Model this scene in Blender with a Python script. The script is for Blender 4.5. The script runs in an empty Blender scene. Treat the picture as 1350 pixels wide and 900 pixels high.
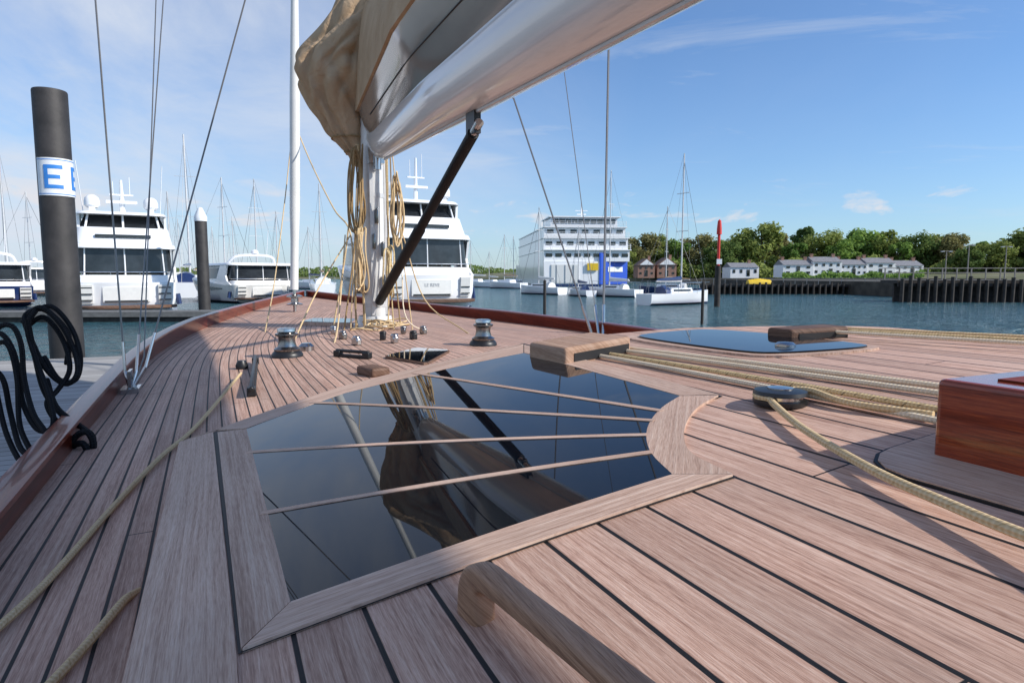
import bpy, bmesh, math, random
from mathutils import Vector, Matrix, noise
rnd = random.Random(11)
R = math.radians
F = 850.0; CZ = 1.75
PT = math.atan(85/850.0); CP, SP = math.cos(PT), math.sin(PT)
TH = R(24.4); MX, MY = -1.29, 6.07
CT, ST = math.cos(TH), math.sin(TH)
sc = bpy.context.scene
C = sc.collection
sc.view_settings.view_transform = 'Standard'; sc.view_settings.look = 'None'; sc.view_settings.exposure = 0

# ---------------------------------------------------------------- placing helpers
def ray(px, py):
    xc = (px-675)/F; yc = (450-py)/F
    return Vector((xc, CP+yc*SP, -SP+yc*CP))
def at(px, py, d):
    r = ray(px, py); t = d/r.y
    return Vector((r.x*t, d, CZ+r.z*t))
def toB(p):
    x, y = p.x-MX, p.y-MY
    return Vector((x*CT+y*ST, -x*ST+y*CT, p.z))
def toW(p):
    return Vector((MX+p[0]*CT-p[1]*ST, MY+p[0]*ST+p[1]*CT, p[2]))
def roofz(l, a=0):
    h = .212-.075*l+.045*l*l
    if l > .8: h += .3*(l-.8)**2
    return CZ-h
def deckz(l, a):
    h = .47+.03*(l/1.7)**2
    if a > 0: h -= .15*(a/5.4)**2
    return CZ-h
def beam(a):
    if a < -2.5: return 1.80-.004*(a+2.5)**2
    t = (a+2.5)/7.9
    return 1.80*max(0.0, 1-t**2.1)
def hit(px, py, surf):
    r = ray(px, py); o = Vector((0, 0, CZ)); t = .25
    while t < 40:
        b = toB(o+r*t); f = b.z-surf(b.x, b.y)
        if f < 0:
            lo, hi = t-.02, t
            for _ in range(20):
                m = (lo+hi)/2; b = toB(o+r*m)
                if b.z-surf(b.x, b.y) < 0: hi = m
                else: lo = m
            return toB(o+r*hi)
        t += .02
    return toB(o+r*5)
def hr(px, py): return hit(px, py, roofz)
def hd(px, py): return hit(px, py, deckz)
def onl(px, py, l):
    # a photographed point lying in the boat's fore-and-aft plane at offset l
    r = ray(px, py)
    den = r.x*CT+r.y*ST
    t = (l+MX*CT+MY*ST)/den
    return toB(Vector((0, 0, CZ))+r*t)

# ---------------------------------------------------------------- object helpers
def obj(name, bm, mat, parent=None, smooth=True, ang=38, recalc=True):
    if recalc: bmesh.ops.recalc_face_normals(bm, faces=bm.faces[:])
    me = bpy.data.meshes.new(name); bm.to_mesh(me); bm.free()
    o = bpy.data.objects.new(name, me); C.objects.link(o)
    if mat: me.materials.append(mat)
    if smooth:
        for p in me.polygons: p.use_smooth = True
        me.set_sharp_from_angle(angle=R(ang))
    if parent: o.parent = parent
    return o
def tag(o, label=None, cat=None, group=None, kind=None):
    if label: o['label'] = label
    if cat: o['category'] = cat
    if group: o['group'] = group
    if kind: o['kind'] = kind
    return o
def thing(name, label, cat, loc=(0, 0, 0), rz=0, group=None):
    o = bpy.data.objects.new(name, None); C.objects.link(o)
    o.location = loc; o.rotation_euler = (0, 0, rz); o.empty_display_size = .2
    return tag(o, label, cat, group)
def rebase(o):
    vs = o.data.vertices
    n = len(vs); cx = sum(v.co.x for v in vs)/n; cy = sum(v.co.y for v in vs)/n; cz = min(v.co.z for v in vs)
    o.data.transform(Matrix.Translation((-cx, -cy, -cz)))
    o.location = Vector((cx, cy, cz))
    return o
def boatobj(name, bm, mat, label, cat, group=None, **k):
    # a thing of its own that lies on the yacht, modelled in the yacht's axes
    o = obj(name, bm, mat, **k)
    vs = o.data.vertices
    n = len(vs); cx = sum(v.co.x for v in vs)/n; cy = sum(v.co.y for v in vs)/n; cz = min(v.co.z for v in vs)
    o.data.transform(Matrix.Translation((-cx, -cy, -cz)))
    o.location = toW((cx, cy, cz)); o.rotation_euler = (0, 0, TH)
    return tag(o, label, cat, group)
def bevel(o, w, s=2):
    m = o.modifiers.new('bevel', 'BEVEL'); m.width = w; m.segments = s; m.limit_method = 'ANGLE'; m.angle_limit = R(35)
    return o
BM = bmesh.new
def box(bm, c, s, rz=0, rx=0, ry=0):
    m = Matrix.Translation(c) @ Matrix.Rotation(rz, 4, 'Z') @ Matrix.Rotation(ry, 4, 'Y') @ Matrix.Rotation(rx, 4, 'X') @ Matrix.Diagonal((s[0], s[1], s[2], 1))
    bmesh.ops.create_cube(bm, size=1, matrix=m)
    return bm
def catmull(pts, n=6):
    if len(pts) < 3: return pts
    P = [pts[0]*2-pts[1]]+list(pts)+[pts[-1]*2-pts[-2]]
    out = []
    for i in range(1, len(P)-2):
        p0, p1, p2, p3 = P[i-1:i+3]
        for k in range(n):
            t = k/n
            out.append(.5*((2*p1)+(p2-p0)*t+(2*p0-5*p1+4*p2-p3)*t*t+(3*p1-p0-3*p2+p3)*t**3))
    out.append(P[-2]); return out
def tube(bm, pts, r, n=8, sub=0, caps=True):
    uv = bm.loops.layers.uv.verify()
    pts = [Vector(p) for p in pts]
    if sub: pts = catmull(pts, sub)
    rs = r if isinstance(r, (list, tuple)) else None
    up = None; rings = []; dist = 0; ds = []
    for i, p in enumerate(pts):
        t = (pts[min(i+1, len(pts)-1)]-pts[max(i-1, 0)])
        if t.length < 1e-9: t = Vector((0, 0, 1))
        t.normalize()
        if up is None:
            up = t.orthogonal().normalized()
        up = (up-t*up.dot(t))
        up = up.normalized() if up.length > 1e-6 else t.orthogonal().normalized()
        s = t.cross(up)
        rr = rs[min(len(rs)-1, int(i*len(rs)/len(pts)))] if rs and len(rs) != len(pts) else (rs[i] if rs else r)
        rings.append([bm.verts.new(p+(up*math.cos(2*math.pi*k/n)+s*math.sin(2*math.pi*k/n))*rr) for k in range(n)])
        if i: dist += (p-pts[i-1]).length
        ds.append(dist)
    for i in range(len(rings)-1):
        for k in range(n):
            f = bm.faces.new((rings[i][k], rings[i][(k+1) % n], rings[i+1][(k+1) % n], rings[i+1][k]))
            for lp, (a, b) in zip(f.loops, ((k/n, ds[i]), ((k+1)/n, ds[i]), ((k+1)/n, ds[i+1]), (k/n, ds[i+1]))):
                lp[uv].uv = (a, b)
    if caps:
        bm.faces.new(rings[0][::-1]); bm.faces.new(rings[-1])
    return bm
def lathe(bm, prof, c=(0, 0, 0), n=24, m=None):
    c = Vector(c); rings = []
    for r, z in prof:
        if r < 1e-5:
            v = Vector((0, 0, z)); v = (m @ v if m else v)+c
            rings.append([bm.verts.new(v)])
        else:
            ring = []
            for k in range(n):
                v = Vector((r*math.cos(2*math.pi*k/n), r*math.sin(2*math.pi*k/n), z)); v = (m @ v if m else v)+c
                ring.append(bm.verts.new(v))
            rings.append(ring)
    for A, B in zip(rings, rings[1:]):
        for k in range(n):
            j = (k+1) % n
            if len(A) == 1 and len(B) == 1: continue
            if len(A) == 1: bm.faces.new((A[0], B[j], B[k]))
            elif len(B) == 1: bm.faces.new((A[k], A[j], B[0]))
            else: bm.faces.new((A[k], A[j], B[j], B[k]))
    return bm
def loft(bm, rings, closed=True, caps=True):
    V = [[bm.verts.new(p) for p in r] for r in rings]
    n = len(V[0])
    for A, B in zip(V, V[1:]):
        for k in range(n if closed else n-1):
            j = (k+1) % n
            bm.faces.new((A[k], A[j], B[j], B[k]))
    if caps:
        bm.faces.new(V[0][::-1]); bm.faces.new(V[-1])
    return bm
def prism(bm, pts, z0, z1):
    a = [bm.verts.new((p[0], p[1], z0)) for p in pts]; b = [bm.verts.new((p[0], p[1], z1)) for p in pts]
    n = len(pts)
    bm.faces.new(a[::-1]); bm.faces.new(b)
    for i in range(n): bm.faces.new((a[i], a[(i+1) % n], b[(i+1) % n], b[i]))
    return bm
def chaikin(pts, it=2, k=.2):
    for _ in range(it):
        o = []
        for p, q in zip(pts, pts[1:]+pts[:1]):
            o.append((p[0]+(q[0]-p[0])*k, p[1]+(q[1]-p[1])*k)); o.append((q[0]+(p[0]-q[0])*k, q[1]+(p[1]-q[1])*k))
        pts = o; k = .25
    return pts
def surfpoly(pts, surf, off, udir=(0, 1), step=.05, thick=0):
    bm = BM(); uv = bm.loops.layers.uv.verify()
    vs = [bm.verts.new((p[0], p[1], 0)) for p in pts]
    f = bm.faces.new(vs)
    bmesh.ops.triangulate(bm, faces=[f])
    ls = [p[0] for p in pts]; x = math.floor(min(ls)/step)*step+step
    while x < max(ls):
        bmesh.ops.bisect_plane(bm, geom=bm.verts[:]+bm.edges[:]+bm.faces[:], plane_co=(x, 0, 0), plane_no=(1, 0, 0), dist=1e-5)
        x += step
    d = Vector((udir[0], udir[1])).normalized()
    for f in bm.faces:
        if f.normal.z < 0: f.normal_flip()
        for lp in f.loops:
            c = lp.vert.co
            lp[uv].uv = (c.x*d.y-c.y*d.x, c.x*d.x+c.y*d.y)
    for v in bm.verts: v.co.z = surf(v.co.x, v.co.y)+off
    if thick:
        be = [e for e in bm.edges if len(e.link_faces) == 1]
        r = bmesh.ops.extrude_edge_only(bm, edges=be)
        for g in r['geom']:
            if isinstance(g, bmesh.types.BMVert): g.co.z -= thick
    return bm

# ---------------------------------------------------------------- materials
class NT:
    def __init__(s, nt): s.nt = nt
    def n(s, t, **k):
        x = s.nt.nodes.new(t)
        for a, b in k.items(): setattr(x, a, b)
        return x
    def set(s, sock, v):
        if isinstance(v, bpy.types.NodeSocket): s.nt.links.new(v, sock)
        else: sock.default_value = v
    def m(s, op, a, b=None, c=None, clamp=False):
        x = s.n('ShaderNodeMath', operation=op); x.use_clamp = clamp
        s.set(x.inputs[0], a)
        if b is not None: s.set(x.inputs[1], b)
        if c is not None: s.set(x.inputs[2], c)
        return x.outputs[0]
    def xyz(s, a, b, c):
        x = s.n('ShaderNodeCombineXYZ')
        for i, v in enumerate((a, b, c)): s.set(x.inputs[i], v)
        return x.outputs[0]
    def noise(s, vec, scale=1, detail=4, rough=.55, dist=0):
        x = s.n('ShaderNodeTexNoise')
        if vec is not None: s.set(x.inputs['Vector'], vec)
        x.inputs['Scale'].default_value = scale; x.inputs['Detail'].default_value = detail
        x.inputs['Roughness'].default_value = rough; x.inputs['Distortion'].default_value = dist
        return x.outputs['Fac']
    def ramp(s, f, stops):
        x = s.n('ShaderNodeValToRGB'); s.set(x.inputs[0], f)
        e = x.color_ramp.elements
        while len(e) < len(stops): e.new(.5)
        for i, (p, c) in enumerate(stops):
            e[i].position = p; e[i].color = tuple(c)+(1,) if len(c) == 3 else c
        return x.outputs[0]
    def mix(s, f, a, b, bt='MIX'):
        x = s.n('ShaderNodeMix', data_type='RGBA', blend_type=bt)
        for i, v in ((0, f), (6, a), (7, b)):
            if isinstance(v, tuple) and len(v) == 3: v = v+(1,)
            s.set(x.inputs[i], v)
        return x.outputs[2]
    def mr(s, v, a, b, c, d):
        x = s.n('ShaderNodeMapRange'); s.set(x.inputs[0], v)
        for i, q in enumerate((a, b, c, d)): x.inputs[i+1].default_value = q
        return x.outputs[0]
    def bump(s, h, strength, dist=.01):
        x = s.n('ShaderNodeBump'); s.set(x.inputs['Height'], h)
        x.inputs['Strength'].default_value = strength; x.inputs['Distance'].default_value = dist
        return x.outputs[0]
def newmat(name):
    m = bpy.data.materials.new(name); m.use_nodes = True
    return m, NT(m.node_tree), m.node_tree.nodes['Principled BSDF']
def plain(name, col, rough=.5, metal=0, var=.12, sc_=6, coat=0, spec=.5, bump=0, bs=40):
    m, t, b = newmat(name)
    tc = t.n('ShaderNodeTexCoord').outputs['Object']
    nz = t.noise(tc, sc_, 5)
    lo = tuple(c*(1-var) for c in col); hi = tuple(min(1, c*(1+var)) for c in col)
    t.set(b.inputs['Base Color'], t.ramp(nz, [(.3, lo), (.7, hi)]))
    b.inputs['Roughness'].default_value = rough; b.inputs['Metallic'].default_value = metal
    b.inputs['Coat Weight'].default_value = coat; b.inputs['Coat Roughness'].default_value = .06
    b.inputs['Specular IOR Level'].default_value = spec
    if bump: t.set(b.inputs['Normal'], t.bump(t.noise(tc, bs, 4), bump, .01))
    return m
def wood(name, dark, mid, light, w=None, seam=.005, rough=.6, coat=0, coord='UV', axis='Y', var=.26, bump=.35, gs=1.0, seed=0, spec=.3, worn=.22):
    m, t, b = newmat(name)
    if coord == 'UV':
        s = t.n('ShaderNodeSeparateXYZ'); t.set(s.inputs[0], t.n('ShaderNodeUVMap').outputs[0]); u, v = s.outputs[0], s.outputs[1]
    else:
        s = t.n('ShaderNodeSeparateXYZ'); t.set(s.inputs[0], t.n('ShaderNodeTexCoord').outputs['Object'])
        if axis == 'Y': u, v = t.m('ADD', s.outputs[0], s.outputs[2]), s.outputs[1]
        else: u, v = t.m('ADD', s.outputs[1], s.outputs[2]), s.outputs[0]
    if w:
        q = t.m('DIVIDE', u, w); ix = t.m('FLOOR', q); fr = t.m('FRACT', q)
        wn = t.n('ShaderNodeTexWhiteNoise', noise_dimensions='1D'); t.set(wn.inputs['W'], ix); rn = wn.outputs['Value']
    else:
        rn = t.n('ShaderNodeObjectInfo').outputs['Random']
    rz = t.m('MULTIPLY', rn, 43.0)
    # slow drift of the grain across each plank, different for each
    wob = t.m('MULTIPLY', t.noise(t.xyz(t.m('MULTIPLY', u, 5), t.m('MULTIPLY', v, 1.6), rz), 1, 1), .022)
    u2 = t.m('ADD', u, wob)
    g = t.noise(t.xyz(t.m('MULTIPLY', u2, 170*gs), t.m('MULTIPLY', v, 2.4*gs), t.m('ADD', rz, seed)), 1, 4, .62, .1)
    fine = t.noise(t.xyz(t.m('MULTIPLY', u2, 760*gs), t.m('MULTIPLY', v, 34*gs), rz), 1, 3, .6)
    f = t.m('ADD', t.m('MULTIPLY', g, .56), t.m('MULTIPLY', fine, .44))
    col = t.ramp(f, [(.36, dark), (.5, mid), (.64, light)])
    # open pores: short dark dashes along the grain
    po = t.noise(t.xyz(t.m('MULTIPLY', u2, 1100*gs), t.m('MULTIPLY', v, 60*gs), t.m('ADD', rz, 5.0)), 1, 2, .5)
    col = t.mix(t.mr(po, .60, .70, 0, .45), col, dark)
    wv = t.noise(t.xyz(t.m('MULTIPLY', u, 4), t.m('MULTIPLY', v, 1.3), 0.0), 1.5, 4)
    k = t.m('MULTIPLY', t.mr(rn, 0, 1, 1-var/2, 1+var/2), t.mr(wv, .3, .7, .86, 1.12))
    col = t.mix(1.0, col, t.xyz(k, k, k), 'MULTIPLY')
    gp = t.mr(t.noise(t.xyz(t.m('MULTIPLY', u, 14), t.m('MULTIPLY', v, 2), rz), 1, 4), .5, .75, 0, worn)
    if worn: col = t.mix(gp, col, (.56, .45, .375))
    h = f
    if w:
        e = t.m('MULTIPLY', t.m('MINIMUM', fr, t.m('SUBTRACT', 1.0, fr)), w)
        sm = t.mr(e, seam*.42, seam*.58, 1, 0)
        # butt joints, staggered from plank to plank
        bj = t.m('FRACT', t.m('DIVIDE', t.m('ADD', v, t.m('MULTIPLY', rn, 17.3)), 3.4))
        sm = t.m('MAXIMUM', sm, t.mr(bj, .0008, .0012, 1, 0))
        col = t.mix(sm, col, (.012, .012, .013))
        h = t.m('SUBTRACT', f, t.m('MULTIPLY', sm, 1.0))
    t.set(b.inputs['Base Color'], col)
    b.inputs['Roughness'].default_value = rough; b.inputs['Coat Weight'].default_value = coat
    b.inputs['Coat Roughness'].default_value = .05; b.inputs['Specular IOR Level'].default_value = spec
    if bump: t.set(b.inputs['Normal'], t.bump(h, bump, .004))
    return m
M = {}
M['deck'] = wood('teak deck', (.265, .140, .098), (.485, .298, .222), (.635, .445, .345), w=.046, seam=.0055)
M['roof'] = wood('teak roof', (.285, .155, .110), (.52, .327, .245), (.67, .478, .378), w=.075, seam=.0055)
M['board'] = wood('teak board', (.35, .215, .155), (.55, .375, .285), (.68, .515, .41))
M['teako'] = wood('teak object', (.25, .138, .082), (.43, .265, .175), (.55, .38, .27), coord='OBJ')
M['teakr'] = wood('oiled teak rail', (.15, .072, .040), (.31, .17, .10), (.42, .25, .16), coord='OBJ', worn=.1, rough=.45)
M['teakd'] = wood('dark teak object', (.05, .025, .015), (.13, .07, .045), (.2, .115, .075), coord='OBJ', worn=.1)
M['mahog'] = wood('varnished mahogany', (.085, .011, .004), (.25, .036, .010), (.42, .085, .022), coord='OBJ', coat=.7, rough=.25, var=.1, bump=0, gs=.6, worn=0)
M['mahogl'] = wood('satin mahogany', (.07, .010, .004), (.2, .03, .010), (.32, .065, .02), coord='OBJ', coat=0, rough=.5, var=.1, bump=0, gs=.6, worn=0, spec=.12)
M['mahogr'] = wood('varnished rail', (.075, .010, .005), (.19, .026, .010), (.28, .05, .017), coord='UV', coat=.34, rough=.28, var=.1, bump=0, gs=.6, worn=0, spec=.25)
M['white'] = plain('mast paint', (.68, .68, .67), .3, var=.05, coat=.3)
M['boom'] = plain('boom paint', (.76, .75, .74), .16, var=.03, coat=.7, sc_=2)
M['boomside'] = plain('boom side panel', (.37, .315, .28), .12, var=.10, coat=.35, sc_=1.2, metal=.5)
M['gel'] = plain('gelcoat', (.84, .85, .86), .25, var=.03, coat=.4, sc_=.7)
M['cream'] = plain('cream gelcoat', (.72, .72, .69), .35, var=.05, coat=.2)
M['grey'] = plain('grey hull', (.42, .44, .46), .3, var=.06, coat=.5)
M['navy'] = plain('navy paint', (.012, .03, .11), .3, var=.2, coat=.4)
M['blue'] = plain('ferry blue', (.015, .085, .52), .45, var=.12)
M['dark'] = plain('dark glass', (.010, .013, .017), .06, var=.3, spec=.7)
M['smoke'] = plain('clear vinyl', (.03, .036, .042), .10, var=.4, sc_=1.5)
M['black'] = plain('black plastic', (.012, .012, .013), .4, var=.3)
M['caulk'] = plain('black caulk', (.010, .010, .011), .6, var=.3)
M['rubber'] = plain('dark carbon', (.010, .010, .011), .5, var=.2, spec=.2)
M['steel'] = plain('polished steel', (.48, .48, .48), .2, metal=1, var=.15)
M['winch'] = plain('winch bronze grey', (.26, .255, .25), .24, metal=1, var=.2)
M['wire'] = plain('rigging wire', (.20, .20, .20), .4, metal=.6, var=.1)
M['alu'] = plain('spar aluminium', (.6, .6, .6), .4, metal=.2, var=.08)
M['pile'] = plain('steel pile', (.032, .029, .028), .65, var=.4, sc_=3, bump=.3, bs=14)
M['pilew'] = plain('wet timber', (.035, .03, .026), .8, var=.5, sc_=4, bump=.5, bs=9)
M['pont'] = plain('pontoon float', (.14, .14, .135), .8, var=.2)
M['red'] = plain('red paint', (.62, .03, .02), .5, var=.15)
M['yellow'] = plain('yellow', (.75, .5, .02), .5, var=.1)
M['sign'] = plain('sign white', (.8, .82, .84), .35, var=.04)
M['signblue'] = plain('sign blue', (.04, .22, .62), .4, var=.08)
M['brick'] = plain('brick', (.32, .18, .13), .85, var=.25, sc_=3)
M['render'] = plain('render wall', (.85, .84, .82), .8, var=.05, sc_=1)
M['slate'] = plain('slate roof', (.21, .21, .22), .7, var=.25, sc_=2)
M['tile'] = plain('tile roof', (.22, .14, .11), .8, var=.25, sc_=2)
M['stone'] = plain('stone', (.18, .165, .14), .9, var=.35, sc_=1)
M['seawall'] = plain('weedy wall', (.065, .058, .045), .9, var=.5, sc_=.8)
M['rail'] = plain('weathered rail', (.26, .24, .21), .8, var=.2)
M['skin'] = plain('bark', (.09, .07, .05), .9, var=.3, sc_=2)

def canvas_mat():
    m, t, b = newmat('tan canvas')
    tc = t.n('ShaderNodeTexCoord').outputs['Object']
    col = t.ramp(t.noise(tc, 3.5, 6, .6, .5), [(.3, (.42, .285, .17)), (.7, (.54, .39, .25))])
    t.set(b.inputs['Base Color'], col); b.inputs['Roughness'].default_value = .9; b.inputs['Specular IOR Level'].default_value = .15
    h = t.m('ADD', t.noise(tc, 6, 3, .5, 1.4), t.m('MULTIPLY', t.noise(tc, 200, 2), .06))
    t.set(b.inputs['Normal'], t.bump(h, .45, .05)); return m
M['canvas'] = canvas_mat()
def rope_mat(name, c1, c2, c3):
    m, t, b = newmat(name)
    s = t.n('ShaderNodeSeparateXYZ'); t.set(s.inputs[0], t.n('ShaderNodeUVMap').outputs[0])
    u, v = s.outputs[0], s.outputs[1]
    A = t.m('SINE', t.m('ADD', t.m('MULTIPLY', u, 6.2832*3), t.m('MULTIPLY', v, 420)))
    B = t.m('SINE', t.m('SUBTRACT', t.m('MULTIPLY', u, 6.2832*3), t.m('MULTIPLY', v, 420)))
    f = t.m('MULTIPLY', A, B)
    nz = t.noise(t.n('ShaderNodeTexCoord').outputs['Object'], 25, 3)
    col = t.mix(t.mr(f, -.9, .9, 0, 1), c1, c2)
    fl = t.mr(t.m('MULTIPLY', t.m('SINE', t.m('MULTIPLY', v, 105)), A), .72, .85, 0, .8)
    col = t.mix(fl, col, c3)
    col = t.mix(t.mr(nz, .35, .7, 0, .35), col, c1)
    t.set(b.inputs['Base Color'], col); b.inputs['Roughness'].default_value = .85; b.inputs['Specular IOR Level'].default_value = .15
    t.set(b.inputs['Normal'], t.bump(f, .3, .003)); return m
M['rope'] = rope_mat('tan rope', (.56, .40, .21), (.78, .61, .38), (.48, .33, .16))
M['roped'] = rope_mat('dark tan rope', (.27, .18, .085), (.46, .33, .18), (.2, .13, .06))
M['ropew'] = rope_mat('cream rope', (.68, .56, .40), (.86, .75, .58), (.62, .49, .32))
M['ropef'] = rope_mat('flecked rope', (.54, .40, .2), (.76, .61, .36), (.03, .03, .03))
M['ropek'] = rope_mat('black rope', (.006, .006, .007), (.025, .025, .027), (.012, .012, .012))
def glass_mat():
    m, t, b = newmat('black glass')
    tc = t.n('ShaderNodeTexCoord').outputs['Object']
    t.set(b.inputs['Base Color'], t.ramp(t.noise(tc, 2, 3), [(.3, (.002, .003, .006)), (.7, (.004, .006, .010))]))
    t.set(b.inputs['Roughness'], t.mr(t.noise(tc, 9, 5), .35, .75, .008, .03))
    b.inputs['IOR'].default_value = 1.43
    return m
M['glass'] = glass_mat()
def water_mat():
    m, t, b = newmat('harbour water')
    tc = t.n('ShaderNodeTexCoord').outputs['Object']
    mp = t.n('ShaderNodeMapping'); t.set(mp.inputs[0], tc); mp.inputs['Scale'].default_value = (.8, 1.25, 1); mp.inputs['Rotation'].default_value = (0, 0, .5)
    h = t.m('ADD', t.noise(mp.outputs[0], .9, 4, .6, .6), t.m('MULTIPLY', t.noise(mp.outputs[0], 3.6, 3, .6, .5), .35))
    h = t.m('ADD', h, t.m('MULTIPLY', t.noise(mp.outputs[0], .12, 3), .8))
    t.set(b.inputs['Base Color'], t.ramp(t.noise(tc, .03, 4), [(.3, (.028, .092, .115)), (.7, (.046, .128, .15))]))
    b.inputs['Roughness'].default_value = .14; b.inputs['IOR'].default_value = 1.33
    t.set(b.inputs['Normal'], t.bump(h, 1.0, 1.1)); return m
M['water'] = water_mat()
def land_mat():
    m, t, b = newmat('land')
    tc = t.n('ShaderNodeTexCoord').outputs['Object']
    t.set(b.inputs['Base Color'], t.ramp(t.noise(tc, .06, 6), [(.35, (.07, .09, .03)), (.55, (.13, .13, .06)), (.7, (.2, .18, .13))]))
    b.inputs['Roughness'].default_value = .95; return m
M['land'] = land_mat()
def leaf_mat(name, a, b_):
    m, t, b = newmat(name)
    tc = t.n('ShaderNodeTexCoord').outputs['Object']
    oi = t.n('ShaderNodeObjectInfo').outputs['Random']
    f = t.m('ADD', t.noise(tc, .35, 4, .6), t.mr(oi, 0, 1, -.1, .1))
    col = t.ramp(f, [(.35, a), (.65, b_)])
    t.set(b.inputs['Base Color'], col)
    b.inputs['Roughness'].default_value = .75; b.inputs['Specular IOR Level'].default_value = .15
    tr = t.n('ShaderNodeBsdfTranslucent'); t.set(tr.inputs[0], col)
    mx = t.n('ShaderNodeMixShader'); mx.inputs[0].default_value = .45
    t.nt.links.new(b.outputs[0], mx.inputs[1]); t.nt.links.new(tr.outputs[0], mx.inputs[2])
    t.nt.links.new(mx.outputs[0], t.nt.nodes['Material Output'].inputs[0])
    return m
LEAF = [leaf_mat('leaf olive', (.16, .21, .05), (.32, .37, .105)), leaf_mat('leaf green', (.12, .21, .045), (.26, .39, .09)),
        leaf_mat('leaf brown', (.20, .19, .075), (.33, .31, .13)), leaf_mat('leaf dark', (.10, .16, .045), (.21, .28, .08))]
def planks_mat():
    m, t, b = newmat('pontoon boards')
    s = t.n('ShaderNodeSeparateXYZ'); t.set(s.inputs[0], t.n('ShaderNodeTexCoord').outputs['Object'])
    q = t.m('DIVIDE', s.outputs[1], .14); fr = t.m('FRACT', q)
    wn = t.n('ShaderNodeTexWhiteNoise', noise_dimensions='1D'); t.set(wn.inputs['W'], t.m('FLOOR', q))
    g = t.noise(t.xyz(t.m('MULTIPLY', s.outputs[0], 2), t.m('MULTIPLY', s.outputs[1], 60), 0.), 1, 4)
    k = t.m('ADD', t.m('MULTIPLY', wn.outputs[0], .5), t.m('MULTIPLY', g, .5))
    col = t.ramp(k, [(.2, (.26, .25, .235)), (.8, (.44, .43, .41))])
    col = t.mix(t.mr(fr, .06, .1, 1, 0), col, (.03, .03, .03))
    t.set(b.inputs['Base Color'], col); b.inputs['Roughness'].default_value = .85; return m
M['boards'] = planks_mat()

# ---------------------------------------------------------------- camera, sun, sky
cd = bpy.data.cameras.new('camera'); cam = bpy.data.objects.new('camera', cd); C.objects.link(cam)
cam.location = (0, 0, CZ); cam.rotation_euler = (math.pi/2-PT, 0, 0)
cd.sensor_width = 36; cd.lens = 36*F/1350; cd.clip_start = .02; cd.clip_end = 6000
sc.camera = cam
EL = R(35); AZ = R(108)
S = Vector((math.sin(AZ)*math.cos(EL), math.cos(AZ)*math.cos(EL), math.sin(EL)))
ld = bpy.data.lights.new('sun', 'SUN'); ld.energy = 5.0; ld.angle = R(1.0); ld.color = (1, .94, .86)
lo = bpy.data.objects.new('sun', ld); C.objects.link(lo); lo.rotation_euler = (-S).to_track_quat('-Z', 'Y').to_euler()
w = bpy.data.worlds.new('World'); sc.world = w; w.use_nodes = True
t = NT(w.node_tree); bg = w.node_tree.nodes['Background']
sky = t.n('ShaderNodeTexSky', sky_type='NISHITA'); sky.sun_disc = False; sky.sun_elevation = EL; sky.sun_rotation = AZ
sky.air_density = 1.0; sky.dust_density = .5; sky.ozone_density = 2.5
tc = t.n('ShaderNodeTexCoord').outputs['Generated']
s3 = t.n('ShaderNodeSeparateXYZ'); t.set(s3.inputs[0], tc); dx, dy, dz = s3.outputs
zz = t.m('ADD', t.m('MAXIMUM', dz, 0), .16)
pu, pv = t.m('DIVIDE', dx, zz), t.m('DIVIDE', dy, zz)
wisp = t.noise(t.xyz(t.m('MULTIPLY', pu, .8), t.m('MULTIPLY', pv, .5), 3.1), 1.0, 8, .6, .9)
streak = t.noise(t.xyz(t.m('ADD', t.m('MULTIPLY', pu, .9), t.m('MULTIPLY', pv, .35)), t.m('MULTIPLY', pv, 1.9), 7.7), 1.3, 7, .6, .6)
lm = t.mr(dx, -.50, .18, 1, .0)
wm = t.m('MULTIPLY', t.mr(wisp, .36, .66, 0, .95), t.m('ADD', t.m('MULTIPLY', lm, .9), .05), clamp=True)
sm_ = t.m('MULTIPLY', t.mr(streak, .58, .76, 0, .42), t.mr(dz, .05, .2, .3, 1), clamp=True)
hz = t.m('MULTIPLY', t.mr(dz, .0, .34, 1, 0), t.m('ADD', t.m('MULTIPLY', lm, .62), .2), clamp=True)
cum = t.noise(t.xyz(t.m('MULTIPLY', dx, 9), t.m('MULTIPLY', dy, 9), t.m('MULTIPLY', dz, 26)), 1.0, 6, .55, .3)
cb = t.m('MULTIPLY', t.mr(dz, .05, .075, 0, 1), t.mr(dz, .10, .15, 1, 0))
cmask = t.m('MULTIPLY', t.mr(cum, .57, .65, 0, .75), cb, clamp=True)
base = t.mix(1.0, sky.outputs[0], (.68, .90, 1.14), 'MULTIPLY')
c1 = t.mix(hz, base, (4.0, 4.7, 5.5))
c2 = t.mix(wm, c1, (4.9, 5.3, 6.0))
c2 = t.mix(sm_, c2, (4.7, 5.1, 5.7))
c3 = t.mix(cmask, c2, (5.5, 5.4, 5.6))
t.set(bg.inputs['Color'], c3); bg.inputs['Strength'].default_value = .145

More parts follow.
